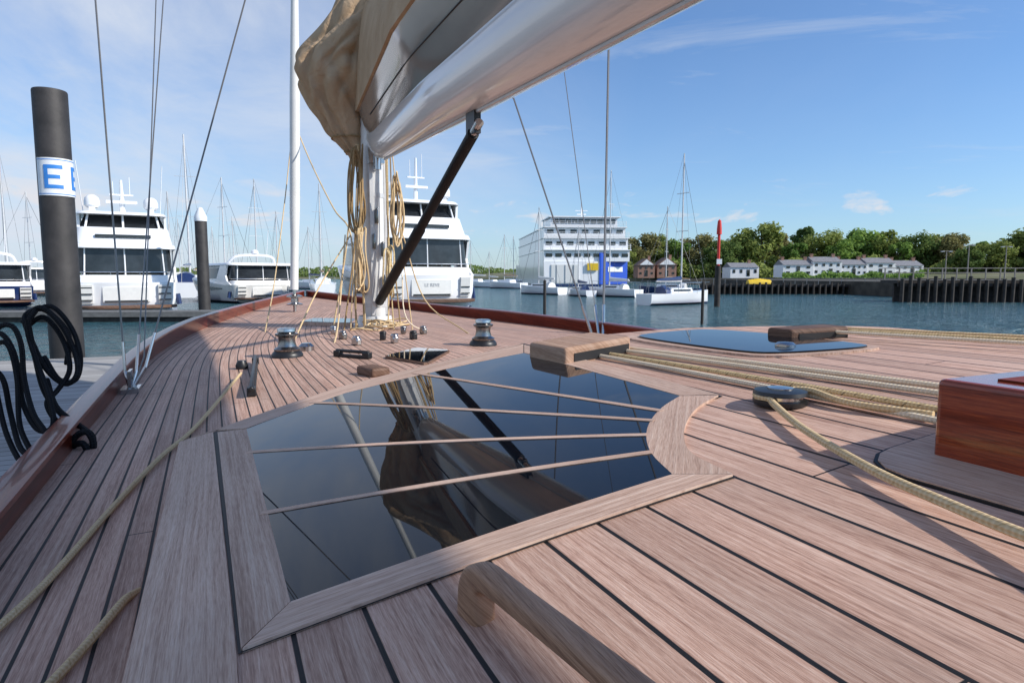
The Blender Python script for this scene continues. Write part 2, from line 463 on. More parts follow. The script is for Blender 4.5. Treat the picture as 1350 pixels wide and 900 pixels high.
# ---------------------------------------------------------------- setting
bm = BM(); bmesh.ops.create_grid(bm, x_segments=2, y_segments=2, size=2600)
water = tag(obj('water', bm, M['water'], smooth=False), 'rippled blue green harbour water', 'water', kind='structure')
bm = BM()
xs = [i*25 for i in range(-40, 41)]
rows = []
for d, z in ((0, -.6), (6, 1.1), (40, 2.2), (140, 5), (420, 9), (1800, 10)):
    row = []
    for x in xs:
        sh = 210 if x > 60 else 210+min(1, (60-x)/120)*330
        if x > 90: sh -= min(1, (x-90)/70)*95
        row.append(Vector((x, sh+d+5*noise.noise((x*.03, d*.1, 0)), z+(.6*noise.noise((x*.05, d*.05, 3)) if d > 10 else 0))))
    rows.append(row)
loft(bm, rows, closed=False, caps=False)
tag(obj('land', bm, M['land']), 'low green bank along the far side of the harbour', 'land', kind='structure')

# trees ------------------------------------------------------
def crown_mesh(seed, H, Wd, n_cl, per, ls):
    r = random.Random(seed); bm = BM()
    cl = []
    for i in range(n_cl):
        th = r.uniform(0, 6.28); rr = Wd*.5*math.sqrt(r.random())*.85
        zf = r.random(); z = H*(.2+.72*zf); sh = math.sqrt(max(.08, 1-((zf-.38)/.66)**2))
        cl.append((Vector((rr*sh*math.cos(th), rr*sh*math.sin(th), z)), r.uniform(.10, .19)*Wd))
    for c, cr in cl:
        for k in range(per):
            v = Vector((r.gauss(0, 1), r.gauss(0, 1), r.gauss(0, .8))); v.normalize(); u_ = v.copy(); v *= cr*(r.random()**.35)
            p = c+v; s = ls*r.uniform(.6, 1.4)
            n = (u_*1.3+Vector((r.gauss(0, .6), r.gauss(0, .6), r.gauss(.4, .6)))).normalized(); a = n.orthogonal().normalized(); b = n.cross(a)
            q = [bm.verts.new(p+a*s*x+b*s*y) for x, y in ((-.5, -.2), (.1, -.5), (.5, .2), (-.1, .5))]
            bm.faces.new(q)
    me = bpy.data.meshes.new('crown'); bm.to_mesh(me); bm.free(); return me
def trunk_mesh(seed, H, Wd):
    r = random.Random(seed); bm = BM()
    tube(bm, [(0, 0, -.4), (.1, 0, H*.2), (-.1, .1, H*.5), (0, 0, H*.8)], [.03*H, .024*H, .016*H, .006*H], 7)
    for i in range(7):
        th = i*.9+r.random(); z = H*r.uniform(.22, .5)
        tube(bm, [(0, 0, z), (Wd*.2*math.cos(th), Wd*.2*math.sin(th), z+H*.12), (Wd*.4*math.cos(th), Wd*.4*math.sin(th), z+H*.25)], [.012*H, .008*H, .004*H], 5)
    me = bpy.data.meshes.new('trunk'); bm.to_mesh(me); bm.free(); me.materials.append(M['skin']); return me
CROWN = []
for i in range(6):
    H, Wd = 14, (11, 13, 9, 12, 15, 8)[i]
    CROWN.append((crown_mesh(50+i, H, Wd, (34, 40, 26, 32, 42, 24)[i], 140, .6), trunk_mesh(90+i, H, Wd)))
CM = {}
def tree(px, ytop, d, var, leaf, label, group='trees on the far bank', wide=1.0, zb=2.0):
    Hh = (365-ytop)*d/F+CZ-zb; s = Hh/14
    o = thing('tree', label, 'tree', ((px-675)/F*d, d, zb), rnd.uniform(0, 6.28), group)
    cm, tm = CROWN[var]
    if (var, leaf) not in CM:
        key = cm.copy(); key.materials.clear(); key.materials.append(LEAF[leaf]); CM[(var, leaf)] = key
    c = bpy.data.objects.new('crown', CM[(var, leaf)]); t_ = bpy.data.objects.new('trunk', tm)
    for q in (c, t_): C.objects.link(q); q.parent = o
    o.scale = (s*wide, s*wide, s)
T = [(826, 322, 235, 0, 0, 'low olive tree just right of the ferry bow'), (846, 310, 240, 1, 2, 'brownish tree behind the left brick house'), (868, 308, 245, 3, 0, 'olive tree rising behind the brick houses'),
     (892, 314, 232, 2, 1, 'green tree to the right of the brick houses'), (918, 311, 240, 1, 2, 'brownish tree behind the tall yacht mast'), (950, 318, 230, 4, 3, 'dark tree behind the red channel post'),
     (972, 304, 240, 0, 0, 'olive tree just right of the red post'), (1000, 297, 235, 1, 0, 'tallest olive tree, above the yellow cover'), (1022, 308, 240, 3, 2, 'brown tinged tree left of the white terrace'),
     (1044, 318, 225, 2, 1, 'green tree over the left end of the white terrace'), (1060, 299, 250, 5, 3, 'tall dark tree behind the white terrace'), (1084, 306, 240, 4, 0, 'broad olive tree behind the terrace roofs'),
     (1108, 312, 230, 0, 1, 'bright green tree behind the terrace middle'), (1134, 304, 235, 1, 1, 'broad green tree behind the terrace middle'), (1160, 303, 230, 3, 0, 'olive tree near the right part of the terrace'),
     (1184, 316, 222, 2, 1, 'small green tree near the terrace right end'), (1206, 310, 225, 4, 3, 'dark tree above the terrace right end'), (1228, 304, 228, 0, 0, 'tall olive tree just left of the first lamp post'),
     (1250, 310, 220, 1, 2, 'brownish tree between the first two lamp posts'), (1270, 322, 205, 3, 3, 'low dark tree at the second lamp post'), (1290, 318, 210, 5, 1, 'narrow green tree right of the second lamp post'),
     (1308, 320, 205, 4, 0, 'olive tree left of the third lamp post'), (1330, 310, 208, 0, 3, 'dark tree right of the third lamp post'), (1350, 305, 205, 1, 0, 'olive tree cut by the right picture edge'), (1378, 312, 205, 3, 1, 'green tree at the right edge of the far bank')]
for px, yt, d, v, lf, lab in T: tree(px, yt, d, v, lf, lab, wide=1.2)
def mass(n, pxr, dr, hf, sz, seed):
    bm = BM(); r_ = random.Random(seed)
    for i in range(n):
        px = r_.uniform(*pxr); d = dr(px, r_)
        p = Vector(((px-675)/F*d, d, 1.5+r_.random()**.9*hf(px))); s = r_.uniform(*sz)
        n_ = Vector((r_.gauss(.3, 1), r_.gauss(-.9, .7), r_.gauss(.8, .7))).normalized(); a = n_.orthogonal().normalized(); b = n_.cross(a)
        bm.faces.new([bm.verts.new(p+a*s*x+b*s*y) for x, y in ((-.5, -.2), (.1, -.5), (.5, .2), (-.1, .5))])
    return bm
bm = mass(14000, (815, 1400), lambda px, r_: r_.uniform(205, 232) if px > 1000 else r_.uniform(224, 240), lambda px: 5.2+4*noise.noise((px*.03, 0, 0)), (.6, 1.3), 5)
tag(obj('bank_shrubs', bm, LEAF[0], smooth=False, recalc=False), 'olive shrubs filling the bank below the trees', 'shrubs', kind='stuff')
# a few shrubs in front of the terrace
bm = mass(2600, (1030, 1215), lambda px, r_: r_.uniform(176, 188), lambda px: max(.3, 1.2+3.4*noise.noise((px*.05, 8, 0))), (.4, .9), 9)
tag(obj('garden_hedge', bm, LEAF[1], smooth=False, recalc=False), 'green garden hedge growing in front of the white terrace', 'hedge', kind='stuff')
bm = mass(14000, (-40, 830), lambda px, r_: r_.uniform(555, 600), lambda px: 8+6*noise.noise((px*.02, 1, 0))+3*noise.noise((px*.11, 4, 0)), (1, 2.4), 6)
tag(obj('distant_wood', bm, LEAF[3], smooth=False, recalc=False), 'distant wooded shore along the horizon', 'woods', kind='stuff')

# houses -----------------------------------------------------
def child_mesh(name, me, parent, loc, rot=0, scale=(1, 1, 1)):
    o = bpy.data.objects.new(name, me); C.objects.link(o); o.parent = parent; o.location = loc; o.rotation_euler = (0, 0, rot); o.scale = scale; return o
bm = BM(); box(bm, (0, 0, 0), (1, .1, 1)); wm_ = bpy.data.meshes.new('window'); bm.to_mesh(wm_); bm.free(); wm_.materials.append(M['dark'])
def house(px, d, wd, dep, hgt, rh, wall, roof, nwin, st, label, zb=2.0, gable=False, group=None, chim=1, rz=0):
    o = thing('house', label, 'house', ((px-675)/F*d, d, zb), rz, group)
    bm = BM(); box(bm, (0, dep/2, hgt/2-.3), (wd, dep, hgt+.6)); obj('wall', bm, wall, o, smooth=False)
    bm = BM(); e = .3
    if gable: ring = [[Vector((-wd/2-e, y, hgt-.05)), Vector((0, y, hgt+rh)), Vector((wd/2+e, y, hgt-.05))] for y in (-e, dep+e)]
    else: ring = [[Vector((x, -e, hgt-.05)), Vector((x, dep/2, hgt+rh)), Vector((x, dep+e, hgt-.05))] for x in (-wd/2+.02, wd/2-.02)]
    loft(bm, ring); rf = obj('roof', bm, roof, o, smooth=False)
    if gable:
        bm = BM(); w_ = wd/2-.5
        loft(bm, [[Vector((-w_, y, hgt+.12)), Vector((0, y, hgt+rh*.84)), Vector((w_, y, hgt+.12))] for y in (-e-.12, -e-.02)]); obj('gable_panel', bm, M['render'], rf, smooth=False)
    for k in range(chim):
        x = wd*(-.38+.76*k/max(1, chim-1)) if chim > 1 else wd*.3
        bm = BM(); box(bm, (x, dep/2, hgt+rh+.1), (.8, .8, 1.4)); box(bm, (x, dep/2, hgt+rh+.85), (.95, .95, .12)); obj('chimney', bm, M['brick'], rf, smooth=False)
    for s_ in range(st):
        for k in range(nwin):
            x = wd*((k+.5)/nwin-.5); z = hgt*(s_+.55)/st
            if s_ == 0 and k == nwin//2:
                child_mesh('door', wm_, o, (x, -.03, 1.0), 0, (1.0, 1, 2.0))
            else: child_mesh('window', wm_, o, (x, -.03, z), 0, (wd/nwin*.36, 1, hgt/st*.38))
house(851, 215, 5.6, 8, 3.6, 2.3, M['brick'], M['tile'], 3, 2, 'red brick house with white gable, left one by the ferry bow', gable=True)
house(878, 217, 6.4, 8, 3.7, 2.6, M['brick'], M['tile'], 3, 2, 'red brick house with white gable, right one beyond the sailboat', gable=True)
house(980, 205, 9, 8, 2.8, 1.5, M['render'], M['slate'], 4, 1, 'low pale house in the trees above the yellow cover')
for px, wd, hh, nw, lab in ((1050, 8.8, 3.1, 3, 'white terrace house at the left end of the row'), (1088, 8.4, 4.0, 4, 'taller white terrace house second from the left'), (1123, 7.8, 3.2, 5, 'white terrace house in the middle of the row'), (1158, 8.4, 3.7, 3, 'white terrace house second from the right'), (1195, 8.4, 2.9, 4, 'white terrace house at the right end of the row')):
    house(px, 192, wd, 8, hh, 1.6, M['render'], M['slate'], nw, 2, lab, chim=2, zb=2.2, rz=R(-3))
bm = BM(); box(bm, (0, 0, 0), (75, .8, 2.2)); o = obj('sea_wall', bm, M['seawall'], smooth=False); o.location = ((1110-675)/F*150, 150, .3); tag(o, 'dark weedy sea wall in front of the white terrace', 'wall')
d = 66
o = thing('low_pier', 'long dark low timber pier running right from the red post', 'pier', ((1066-675)/F*d, d, 0))
bm = BM(); box(bm, (0, 0, .86), (22, 1.6, .24)); obj('walkway', bm, M['pilew'], o, smooth=False)
bm = BM(); box(bm, (0, .5, .35), (22, .12, .8)); obj('back_boarding', bm, M['pilew'], o, smooth=False)
for i in range(37):
    bm = BM(); x = -10.8+i*.6; tube(bm, [(x, -.9, -1), (x+rnd.uniform(-.03, .03), -.9, 1.1+rnd.uniform(-.1, .15))], .11, 7); obj('pile', bm, M['pilew'], o)
bm = BM(); box(bm, (0, .7, 1.6), (22, .05, .05))
for i in range(19): box(bm, (-10.8+1.2*i, .7, 1.28), (.05, .05, .62))
obj('rail', bm, M['wire'], o, smooth=False)
o = thing('yellow_shelter', 'yellow ribbed arched cover standing on the low pier', 'cover', ((999-675)/F*d, d, .98))
bm = BM()
rings = []
for i in range(17):
    x = -1.15+2.3*i/16; k = 1+.05*(i % 2)
    rings.append([Vector((x, .45*math.cos(a)*k, .6*math.sin(a)*k*(1-.25*abs(x)/1.3))) for a in [math.pi*j/10 for j in range(11)]])
loft(bm, rings); obj('canopy', bm, M['yellow'], o)
bm = BM(); box(bm, (0, 0, .03), (2.5, 1.05, .06)); obj('base', bm, M['pilew'], o, smooth=False)
# timber jetty on the right
d = 45
o = thing('timber_jetty', 'dark timber jetty on close set piles at right', 'jetty', ((1185-675)/F*d, d, 0), R(-4))
bm = BM(); box(bm, (6.5, 1.2, 1.42), (13.4, 2.4, .2)); jd = obj('deck', bm, M['pilew'], o, smooth=False)
bm = BM(); box(bm, (6.5, -.06, 1.2), (13.4, .12, .22)); obj('edge_beam', bm, M['pilew'], jd, smooth=False)
bm = BM(); box(bm, (6.5, .9, .3), (13, .2, 2.0)); obj('back_boarding', bm, M['pilew'], o, smooth=False)
for i in range(24):
    bm = BM(); x = i*.56; tube(bm, [(x, -.25, -1.2), (x+rnd.uniform(-.04, .04), -.25, 1.62+rnd.uniform(-.1, .22))], .13, 8); obj('pile', bm, M['pilew'], o)
bm = BM()
for i in range(14): box(bm, (i*1.0, 2.2, 1.95), (.07, .07, .9))
for z in (2.05, 2.38): box(bm, (6.5, 2.2, z), (13.4, .05, .06))
obj('railing', bm, M['rail'], o, smooth=False)
for px, yt, lab in ((1243, 330, 'slim double headed lamp post, leftmost of three on the quay'), (1272, 322, 'slim lamp post in the middle of three on the quay'), (1321, 324, 'slim double headed lamp post, rightmost of three on the quay')):
    d = 62; h = (365-yt)*d/F+CZ-1.4
    o = thing('street_lamp', lab, 'street lamp', ((px-675)/F*d, d, 1.3), 0, 'lamp posts on the right quay')
    bm = BM(); tube(bm, [(0, 0, 0), (0, 0, h)], [.07, .04], 8); obj('pole', bm, M['rail'], o)
    bm = BM(); tube(bm, [(-.35, 0, h-.02), (0, 0, h), (.35, 0, h-.02)], .025, 6); obj('arm', bm, M['rail'], o)
    for sx in (-1, 1):
        bm = BM(); box(bm, (sx*.38, 0, h-.04), (.3, .14, .08)); obj('lamp_head', bm, M['grey'], o, smooth=False)
bm = BM(); prism(bm, [(17, 0), (60, -6), (60, 50), (17, 50)], -.8, 1.32); o = obj('quay', bm, M['seawall'], smooth=False); o.location = (17, 56, 0); tag(o, 'dark quay behind the timber jetty', 'quay', kind='structure')

# ---------------------------------------------------------------- boats
def hull_rings(L, B, s0, s1, n=14, z0=-.35, stern=.92, full=.55):
    rings = []
    for i in range(n+1):
        y = L*i/n; q = y/L
        b = B/2*(stern+(1-stern)*min(1, q/.35)) if q < full else B/2*max(.015, 1-((q-full)/(1-full))**2.0)
        sh = s0+(s1-s0)*q**1.7
        rings.append([Vector((-b, y, sh)), Vector((-b*(.98-.14*q), y, sh*.5)), Vector((-b*(.88-.3*q), y, .05)), Vector((0, y, z0+(.2*q))),
                      Vector((b*(.88-.3*q), y, .05)), Vector((b*(.98-.14*q), y, sh*.5)), Vector((b, y, sh))])
    return rings
def deck_rings(rr, dz=-.05):
    return [[Vector((p[0].x*.97, p[0].y, p[0].z+dz)), Vector((0, p[0].y, p[0].z+dz+.04)), Vector((p[-1].x*.97, p[-1].y, p[-1].z+dz))] for p in rr]
def plan(bw, y0, y1, nose=.35, r=.5):
    # smooth outline: rounded aft corners, elliptical nose
    yn = y0+(y1-y0)*(1-nose); o = []
    for k in range(6):
        f = R(-90+18*k); o.append((bw-r+r*math.cos(f), y0+r+r*math.sin(f)))
    for k in range(1, 12):
        f = R(180*k/12); o.append((bw*math.copysign(abs(math.cos(f))**.75, math.cos(f)), yn+(y1-yn)*math.sin(f)**.9))
    for k in range(6):
        f = R(180+18*k); o.append((-bw+r+r*math.cos(f), y0+r+r*math.sin(f)))
    return o
def tprism(bm, pl, z0, z1, k=.94, sh=0):
    a = [Vector((x, y, z0)) for x, y in pl]; cy = sum(p[1] for p in pl)/len(pl)
    b = [Vector((x*k, cy+(y-cy)*k+sh, z1)) for x, y in pl]
    return loft(bm, [a, b])
def motor_yacht(label, px, d, rz, B, L, k, text=None, fly=True, hullm='gel', mast=1.6, dome=.33):
    o = thing('motor_yacht', label, 'motor yacht', ((px-675)/F*d, d, 0), rz, None)
    s0, s1 = 1.5*k, 2.35*k
    rr = hull_rings(L, B, s0, s1)
    # curved, raked transom
    back = [Vector((p.x*(.90 if abs(p.x) > B*.2 else 1), -.25+.22*(1-p.z/max(.1, s0)), p.z)) for p in rr[0]]
    rr2 = [back]+rr
    bm = BM(); loft(bm, rr2); h = obj('hull', bm, M[hullm], o, ang=50)
    bm = BM(); loft(bm, [[Vector((p.x*1.006, p.y-.012 if i == 0 else p.y, min(p.z, .16))) for p in r] for i, r in enumerate(rr2)], closed=False, caps=False); obj('boot_stripe', bm, M['navy'], h)
    for sx in (-1, 1):
        bm = BM(); pts = [Vector((sx*(abs(rr[i][0].x)*.985+.012), rr[i][0].y, rr[i][0].z*.80)) for i in range(2, 9)]
        loft(bm, [[p, p+Vector((0, 0, -.28*k*(1-abs(i-3)/4.5)))] for i, p in enumerate(pts)], closed=False, caps=False); obj('hull_window', bm, M['dark'], h)
    bm = BM(); loft(bm, deck_rings(rr), closed=False, caps=False); obj('deck', bm, M['cream'], o)
    bm = BM(); prism(bm, [(B*.46*x, -.2-1.25*(1-x**4)) for x in [1-.1*i for i in range(21)]], .32*k, .46*k); sp_ = bevel(obj('swim_platform', bm, M['teakd'], o), .03)
    for sx in (-1, 1):
        bm = BM(); box(bm, (sx*B*.35, -.20, .98*k), (.55, .16, .85*k), rx=R(9)); st = obj('transom_step', bm, M['cream'], o, smooth=False)
        for z in (.70, .98, 1.26):
            bm = BM(); box(bm, (sx*B*.35, -.30, z*k), (.5, .06, .05)); obj('tread', bm, M['smoke'], st, smooth=False)
        bm = BM(); tube(bm, [(sx*B*.47, .3, .95*k), (sx*B*.485, .3, .45*k)], .12, 8); obj('fender', bm, M['navy'], o)
    bm = BM(); prism(bm, [(B*.21, -.235), (B*.21, -.1), (-B*.21, -.1), (-B*.21, -.235), (-B*.1, -.26), (B*.1, -.26)], .58*k, 1.30*k); gd = bevel(obj('garage_door', bm, M['cream'], o), .03)
    bm = BM(); box(bm, (0, -.26, .64*k), (B*.38, .02, .07*k)); obj('garage_vent', bm, M['smoke'], gd, smooth=False)
    z1, z2 = s0-.02, s0+1.55*k
    bm = BM(); tprism(bm, plan(B*.43, 2.3, L*.74), z1, z2, .93); cb_ = obj('cabin', bm, M['gel'], o)
    bm = BM(); box(bm, (0, 2.29, (z1+z2)/2+.02), (B*.7, .06, (z2-z1)*.9)); sd = obj('saloon_door', bm, M['dark'], cb_, smooth=False)
    # dark glass wrapping the saloon and the closed cockpit
    bm = BM(); tprism(bm, plan(B*.437, 2.6, L*.745), z1+.55*k, z2-.16*k, .955); obj('wrap_window', bm, M['dark'], cb_, ang=60)
    bm = BM(); tprism(bm, plan(B*.44, .42, 2.6, .02), z1+.46*k, z2, .965); obj('cockpit_screen', bm, M['smoke'], o, ang=60)
    for sx in (-1, 0, 1):
        bm = BM(); tube(bm, [(sx*B*.36, .41, z1+.3*k), (sx*B*.345, .47, z2)], .035, 8); obj('screen_post', bm, M['gel'], o)
    for sx in (-1, 1):
        # swept wing joining side deck to overhang
        bm = BM(); pr = [(0.1, z1), (3.4, z1), (2.7, z1+.5*k), (1.9, z2), (.7, z2), (1.0, z1+.75*k), (.8, z1+.35*k)]
        loft(bm, [[Vector((x_, y_, z_)) for y_, z_ in pr] for x_ in (sx*B*.452, sx*B*.475)]); obj('side_wing', bm, M['gel'], o, smooth=False)
    bm = BM(); prism(bm, plan(B*.44, .1, 2.4, .02, .3), s0-.06, s0+.34*k); bevel(obj('cockpit_bulwark', bm, M['gel'], o), .05)
    bm = BM()
    tube(bm, [(-B*.43, 1.4, s0+.48*k), (-B*.43, .25, s0+.48*k), (-B*.38, .14, s0+.48*k), (B*.38, .14, s0+.48*k), (B*.43, .25, s0+.48*k), (B*.43, 1.4, s0+.48*k)], .022, 6)
    for x in (-.38, -.13, .13, .38): tube(bm, [(B*x, .14, s0+.2*k), (B*x, .14, s0+.48*k)], .018, 6)
    obj('cockpit_rail', bm, M['steel'], o)
    bm = BM(); tprism(bm, plan(B*.485, .1, L*.68, .4, .7), z2, z2+.24*k, .97); bevel(obj('flybridge_deck' if fly else 'hardtop', bm, M['gel'], o), .07, 3)
    zt = z2+.24*k
    if not fly:
        bm = BM(); tube(bm, [(-B*.34, 2.4, zt-.05), (-B*.25, 1.9, zt+.45), (0, 1.7, zt+.55), (B*.25, 1.9, zt+.45), (B*.34, 2.4, zt-.05)], .09, 8, sub=4); obj('radar_arch', bm, M['gel'], o)
        bm = BM(); lathe(bm, [(.2, 0), (.25, .06), (.24, .22), (.1, .32), (0, .33)], (0, 1.75, zt+.62), 14); obj('radar_dome', bm, M['gel'], o)
        bm = BM(); tube(bm, [(B*.18, 1.9, zt+.5), (B*.2, 1.7, zt+2.3)], .018, 5); obj('aerial', bm, M['gel'], o)
    if fly:
        bm = BM(); tprism(bm, plan(B*.455, .6, L*.6, .4, .6), zt, zt+.78*k, .93, .15); bevel(obj('flybridge_coaming', bm, M['gel'], o), .05)
        bm = BM(); box(bm, (0, .70, zt+.36*k), (B*.5, .10, .14*k)); obj('badge_panel', bm, M['smoke'], o, smooth=False)
        z3 = zt+.78*k
        bm = BM(); tprism(bm, plan(B*.40, 1.3, L*.5, .4, .5), z3, z3+.6*k, .88, .15); obj('flybridge_enclosure', bm, M['dark'], o)
        for sx in (-1, 0, 1):
            bm = BM(); tube(bm, [(sx*B*.34, 1.24, z3-.1), (sx*B*.31, 1.5, z3+.65*k)], .05, 6); obj('hardtop_post', bm, M['gel'], o)
        for sx in (-1, 1):
            bm = BM(); pr = [(1.6, z3-.05), (3.3, z3-.05), (2.5, z3+.62*k), (1.5, z3+.62*k)]
            loft(bm, [[Vector((x_, y_, z_)) for y_, z_ in pr] for x_ in (sx*B*.385, sx*B*.41)]); obj('arch_leg', bm, M['gel'], o, smooth=False)
        bm = BM(); tprism(bm, plan(B*.42, 1.0, L*.52, .4, .6), z3+.6*k, z3+.75*k, .94); bevel(obj('hardtop', bm, M['gel'], o), .05, 3)
        z4 = z3+.75*k
        for sx in (-1, 1):
            bm = BM(); box(bm, (sx*B*.27, 1.9, z4+.1), (.25, .5, .25)); dp_ = obj('dome_plinth', bm, M['gel'], o, smooth=False)
            bm = BM(); lathe(bm, [(dome*.7, 0), (dome, .1), (dome, dome*.9), (dome*.86, dome*1.4), (dome*.5, dome*1.75), (0, dome*1.85)], (sx*B*.27, 1.9, z4+.2), 16); obj('radar_dome', bm, M['gel'], dp_)
            bm = BM(); tube(bm, [(sx*B*.36, 2.6, z4-.02), (sx*B*.4, 2.3, z4+2.4)], .018, 5); obj('aerial', bm, M['gel'], o)
        bm = BM(); tube(bm, [(0, 2.3, z4-.05), (0, 2.2, z4+mast)], [.14, .06], 8); box(bm, (0, 2.22, z4+mast*.55), (1.0, .12, .08)); box(bm, (0, 2.1, z4+mast*.33), (1.3, .16, .14))
        tube(bm, [(-.35, 2.22, z4+mast*.55), (-.35, 2.22, z4+mast*.95)], .02, 5); tube(bm, [(.35, 2.22, z4+mast*.55), (.35, 2.22, z4+mast*1.1)], .02, 5)
        obj('radar_mast', bm, M['gel'], o)
    if text:
        cu = bpy.data.curves.new('t', 'FONT'); cu.body = text; cu.size = .20*k; cu.align_x = 'CENTER'; cu.extrude = .006
        q = bpy.data.objects.new('t', cu); C.objects.link(q); bpy.context.view_layer.update()
        me = bpy.data.meshes.new_from_object(q); bpy.data.objects.remove(q)
        me.materials.clear(); me.materials.append(M['grey'])
        n_ = bpy.data.objects.new('lettering', me); C.objects.link(n_); n_.parent = o; n_.location = (0, -.272, 1.0*k); n_.rotation_euler = (math.pi/2, 0, 0)
    return o
motor_yacht('white flybridge motor yacht with two domes between the two left piles', 168, 30, R(30), 4.5, 15, 1.0)
motor_yacht('low white motor cruiser right of the white capped pile', 352, 44, R(43), 4.9, 12, .82, fly=False, hullm='cream')
motor_yacht('big white motor yacht directly behind the mast and boom strut', 568, 35, R(27), 5.5, 17, 1.24, text='LE REVE', mast=2.4, dome=.42)
motor_yacht('dark hulled motor cruiser cut off by the left picture edge', -2, 38, R(44), 3.8, 11, .8, fly=False, hullm='navy')
motor_yacht('white cruiser far left, behind the marked pile', 52, 60, R(40), 4.2, 12, .8, fly=False)

def sailboat(label, px, d, ytop, rz, L, group=None, hullm='gel', cover='cream', rake=0, detail=True, stripe='navy'):
    o = thing('sailboat', label, 'sailboat', ((px-675)/F*d, d, 0), rz, group)
    B = L*.31; s0, s1 = L*.115, L*.15; ym = L*.56
    rr = hull_rings(L, B, s0, s1, 12, -.3, .72, .42)
    for r in rr:
        for p in r: p.y -= ym
    bm = BM(); loft(bm, rr); h = obj('hull', bm, M[hullm], o, ang=50)
    bm = BM(); loft(bm, [[Vector((p.x*1.008, p.y, min(p.z, .12))) for p in r] for r in rr], closed=False, caps=False); obj('boot_stripe', bm, M[stripe], h)
    bm = BM(); loft(bm, deck_rings(rr), closed=False, caps=False); obj('deck', bm, M['cream'], o)
    bm = BM(); tprism(bm, [(x, y-ym) for x, y in plan(B*.30, L*.3, L*.72, .4, .1)], s0-.02, s0+L*.06, .9); cb_ = obj('cabin', bm, M['gel'], o)
    if detail:
        for sx in (-1, 1):
            bm = BM(); box(bm, (sx*B*.285, L*.48-ym, s0+L*.035), (.04, L*.26, L*.02), ry=-sx*.1); obj('cabin_window', bm, M['dark'], cb_, smooth=False)
        bm = BM(); loft(bm, [[Vector((B*.28*math.cos(a), y-ym, s0+.02+L*hh*math.sin(a))) for a in [math.pi*j/8 for j in range(9)]] for y, hh in ((L*.24, .075), (L*.3, .085), (L*.35, .055))]); obj('spray_hood', bm, M['navy' if cover == 'navy' else 'cream'], o)
        bm = BM()
        for y, sx in [(q, s_) for q in (.05, .2, .36, .52, .68, .84) for s_ in (-1, 1)]:
            i = int(y*12); b = abs(rr[i][0].x)
            tube(bm, [(sx*b*.95, L*y-ym, s0), (sx*b*.95, L*y-ym, s0+.6+L*.02*y)], .013, 5)
        for sx in (-1, 1): tube(bm, [(sx*abs(rr[min(12, int(q*12))][0].x)*.95, L*q-ym, s0+.6+L*.02*q) for q in (.05, .2, .36, .52, .68, .84, .98)], .009, 5)
        obj('guard_rail', bm, M['steel'], o)
    top = (365-ytop)*d/F+CZ
    bm = BM(); rm = max(.055, L*.009); tube(bm, [(0, 0, s0), (0, -rake, top)], [rm, rm*.7], 8); ms = obj('mast', bm, M['alu'], o)
    for f in (.45, .72):
        bm = BM(); box(bm, (0, 0, s0+(top-s0)*f), (B*.55, .05, .035)); obj('spreader', bm, M['alu'], ms, smooth=False)
    zb = s0+L*.13
    bm = BM(); tube(bm, [(0, 0, zb), (0, -L*.38, zb)], .05, 7); bo = obj('boom', bm, M['alu'], o)
    bm = BM(); tube(bm, [(0, -.05, zb+.2), (0, -L*.1, zb+.15), (0, -L*.25, zb+.11), (0, -L*.37, zb+.08)], [.13, .12, .10, .06], 9); obj('sail_cover', bm, M[cover], bo)
    bm = BM(); wr = .007 if d < 60 else .011
    tube(bm, [(0, L-ym-.1, s1), (0, -rake*.9, top*.96)], wr*1.6, 5); tube(bm, [(0, -ym+.1, s0), (0, -rake, top)], wr, 5)
    for sx in (-1, 1): tube(bm, [(sx*B*.45, 0, s0), (sx*B*.27, 0, s0+(top-s0)*.45), (0, -rake*.9, top*.97)], wr, 5)
    obj('stay', bm, M['wire'], o)
    return o
SB = [(14, 62, 195, 10, 40, 'sailboat with tall bare mast at the far left edge'), (45, 70, 255, 9, -20, 'sailboat whose mast rises just left of the marked pile'),
      (228, 66, 255, 9, 30, 'sailboat whose mast stands just right of the two domed yacht'), (253, 60, 183, 11, 20, 'sailboat with the tallest mast left of the white capped pile'),
      (299, 72, 237, 10, -30, 'sailboat with mast just right of the white capped pile'), (311, 90, 287, 9, 10, 'sailboat with a short mast behind the low white cruiser'),
      (341, 75, 239, 10, 50, 'sailboat whose tall mast rises over the low white cruiser'), (425, 70, 245, 9, 20, 'sailboat whose mast shows between furled forestay and sail cover'), 
      (409, 95, 300, 8, 60, 'small sailboat right of the furled forestay'), (621, 110, 318, 8, 60, 'small sailboat nearest the right side of the big motor yacht'),
      (645, 120, 332, 7, 40, 'smallest sailboat left of the ferry'), (665, 100, 310, 7.5, 45, 'sailboat with two neighbours left of the ferry'), (677, 125, 312, 8, -30, 'sailboat just left of the white hull by the ferry'),
      (368, 84, 280, 9, 35, 'sailboat with mast just left of the furled forestay'), (284, 98, 300, 9, 15, 'sailboat with low mast close right of the white capped pile'), (240, 105, 290, 9, -10, 'far sailboat between the two domed yacht and white capped pile')]
for px, d, yt, L, hd_, lab in SB: sailboat(lab, px, d, yt, R(hd_), L, 'sailboats moored across the harbour', detail=d < 80, cover=('cream', 'navy', 'canvas')[px % 3])
sailboat('white sailboat moored at the left corner of the ferry', 710, 66, 275, R(40), 6.2, None)
sailboat('small white sailboat below the ferry middle with dark hood', 762, 60, 300, R(20), 4.8, None, cover='navy')
sailboat('white sailboat with tall mast below the blue ferry bow', 803, 58, 228, R(42), 5.8, None, hullm='gel')
sailboat('white sailboat with tall mast left of the red post', 897, 42, 207, R(-56), 6.0, None, cover='navy')
sailboat('dark hulled ketch masted boat behind the tall masted white sailboat', 877, 62, 274, R(60), 6, None, hullm='navy', cover='canvas')

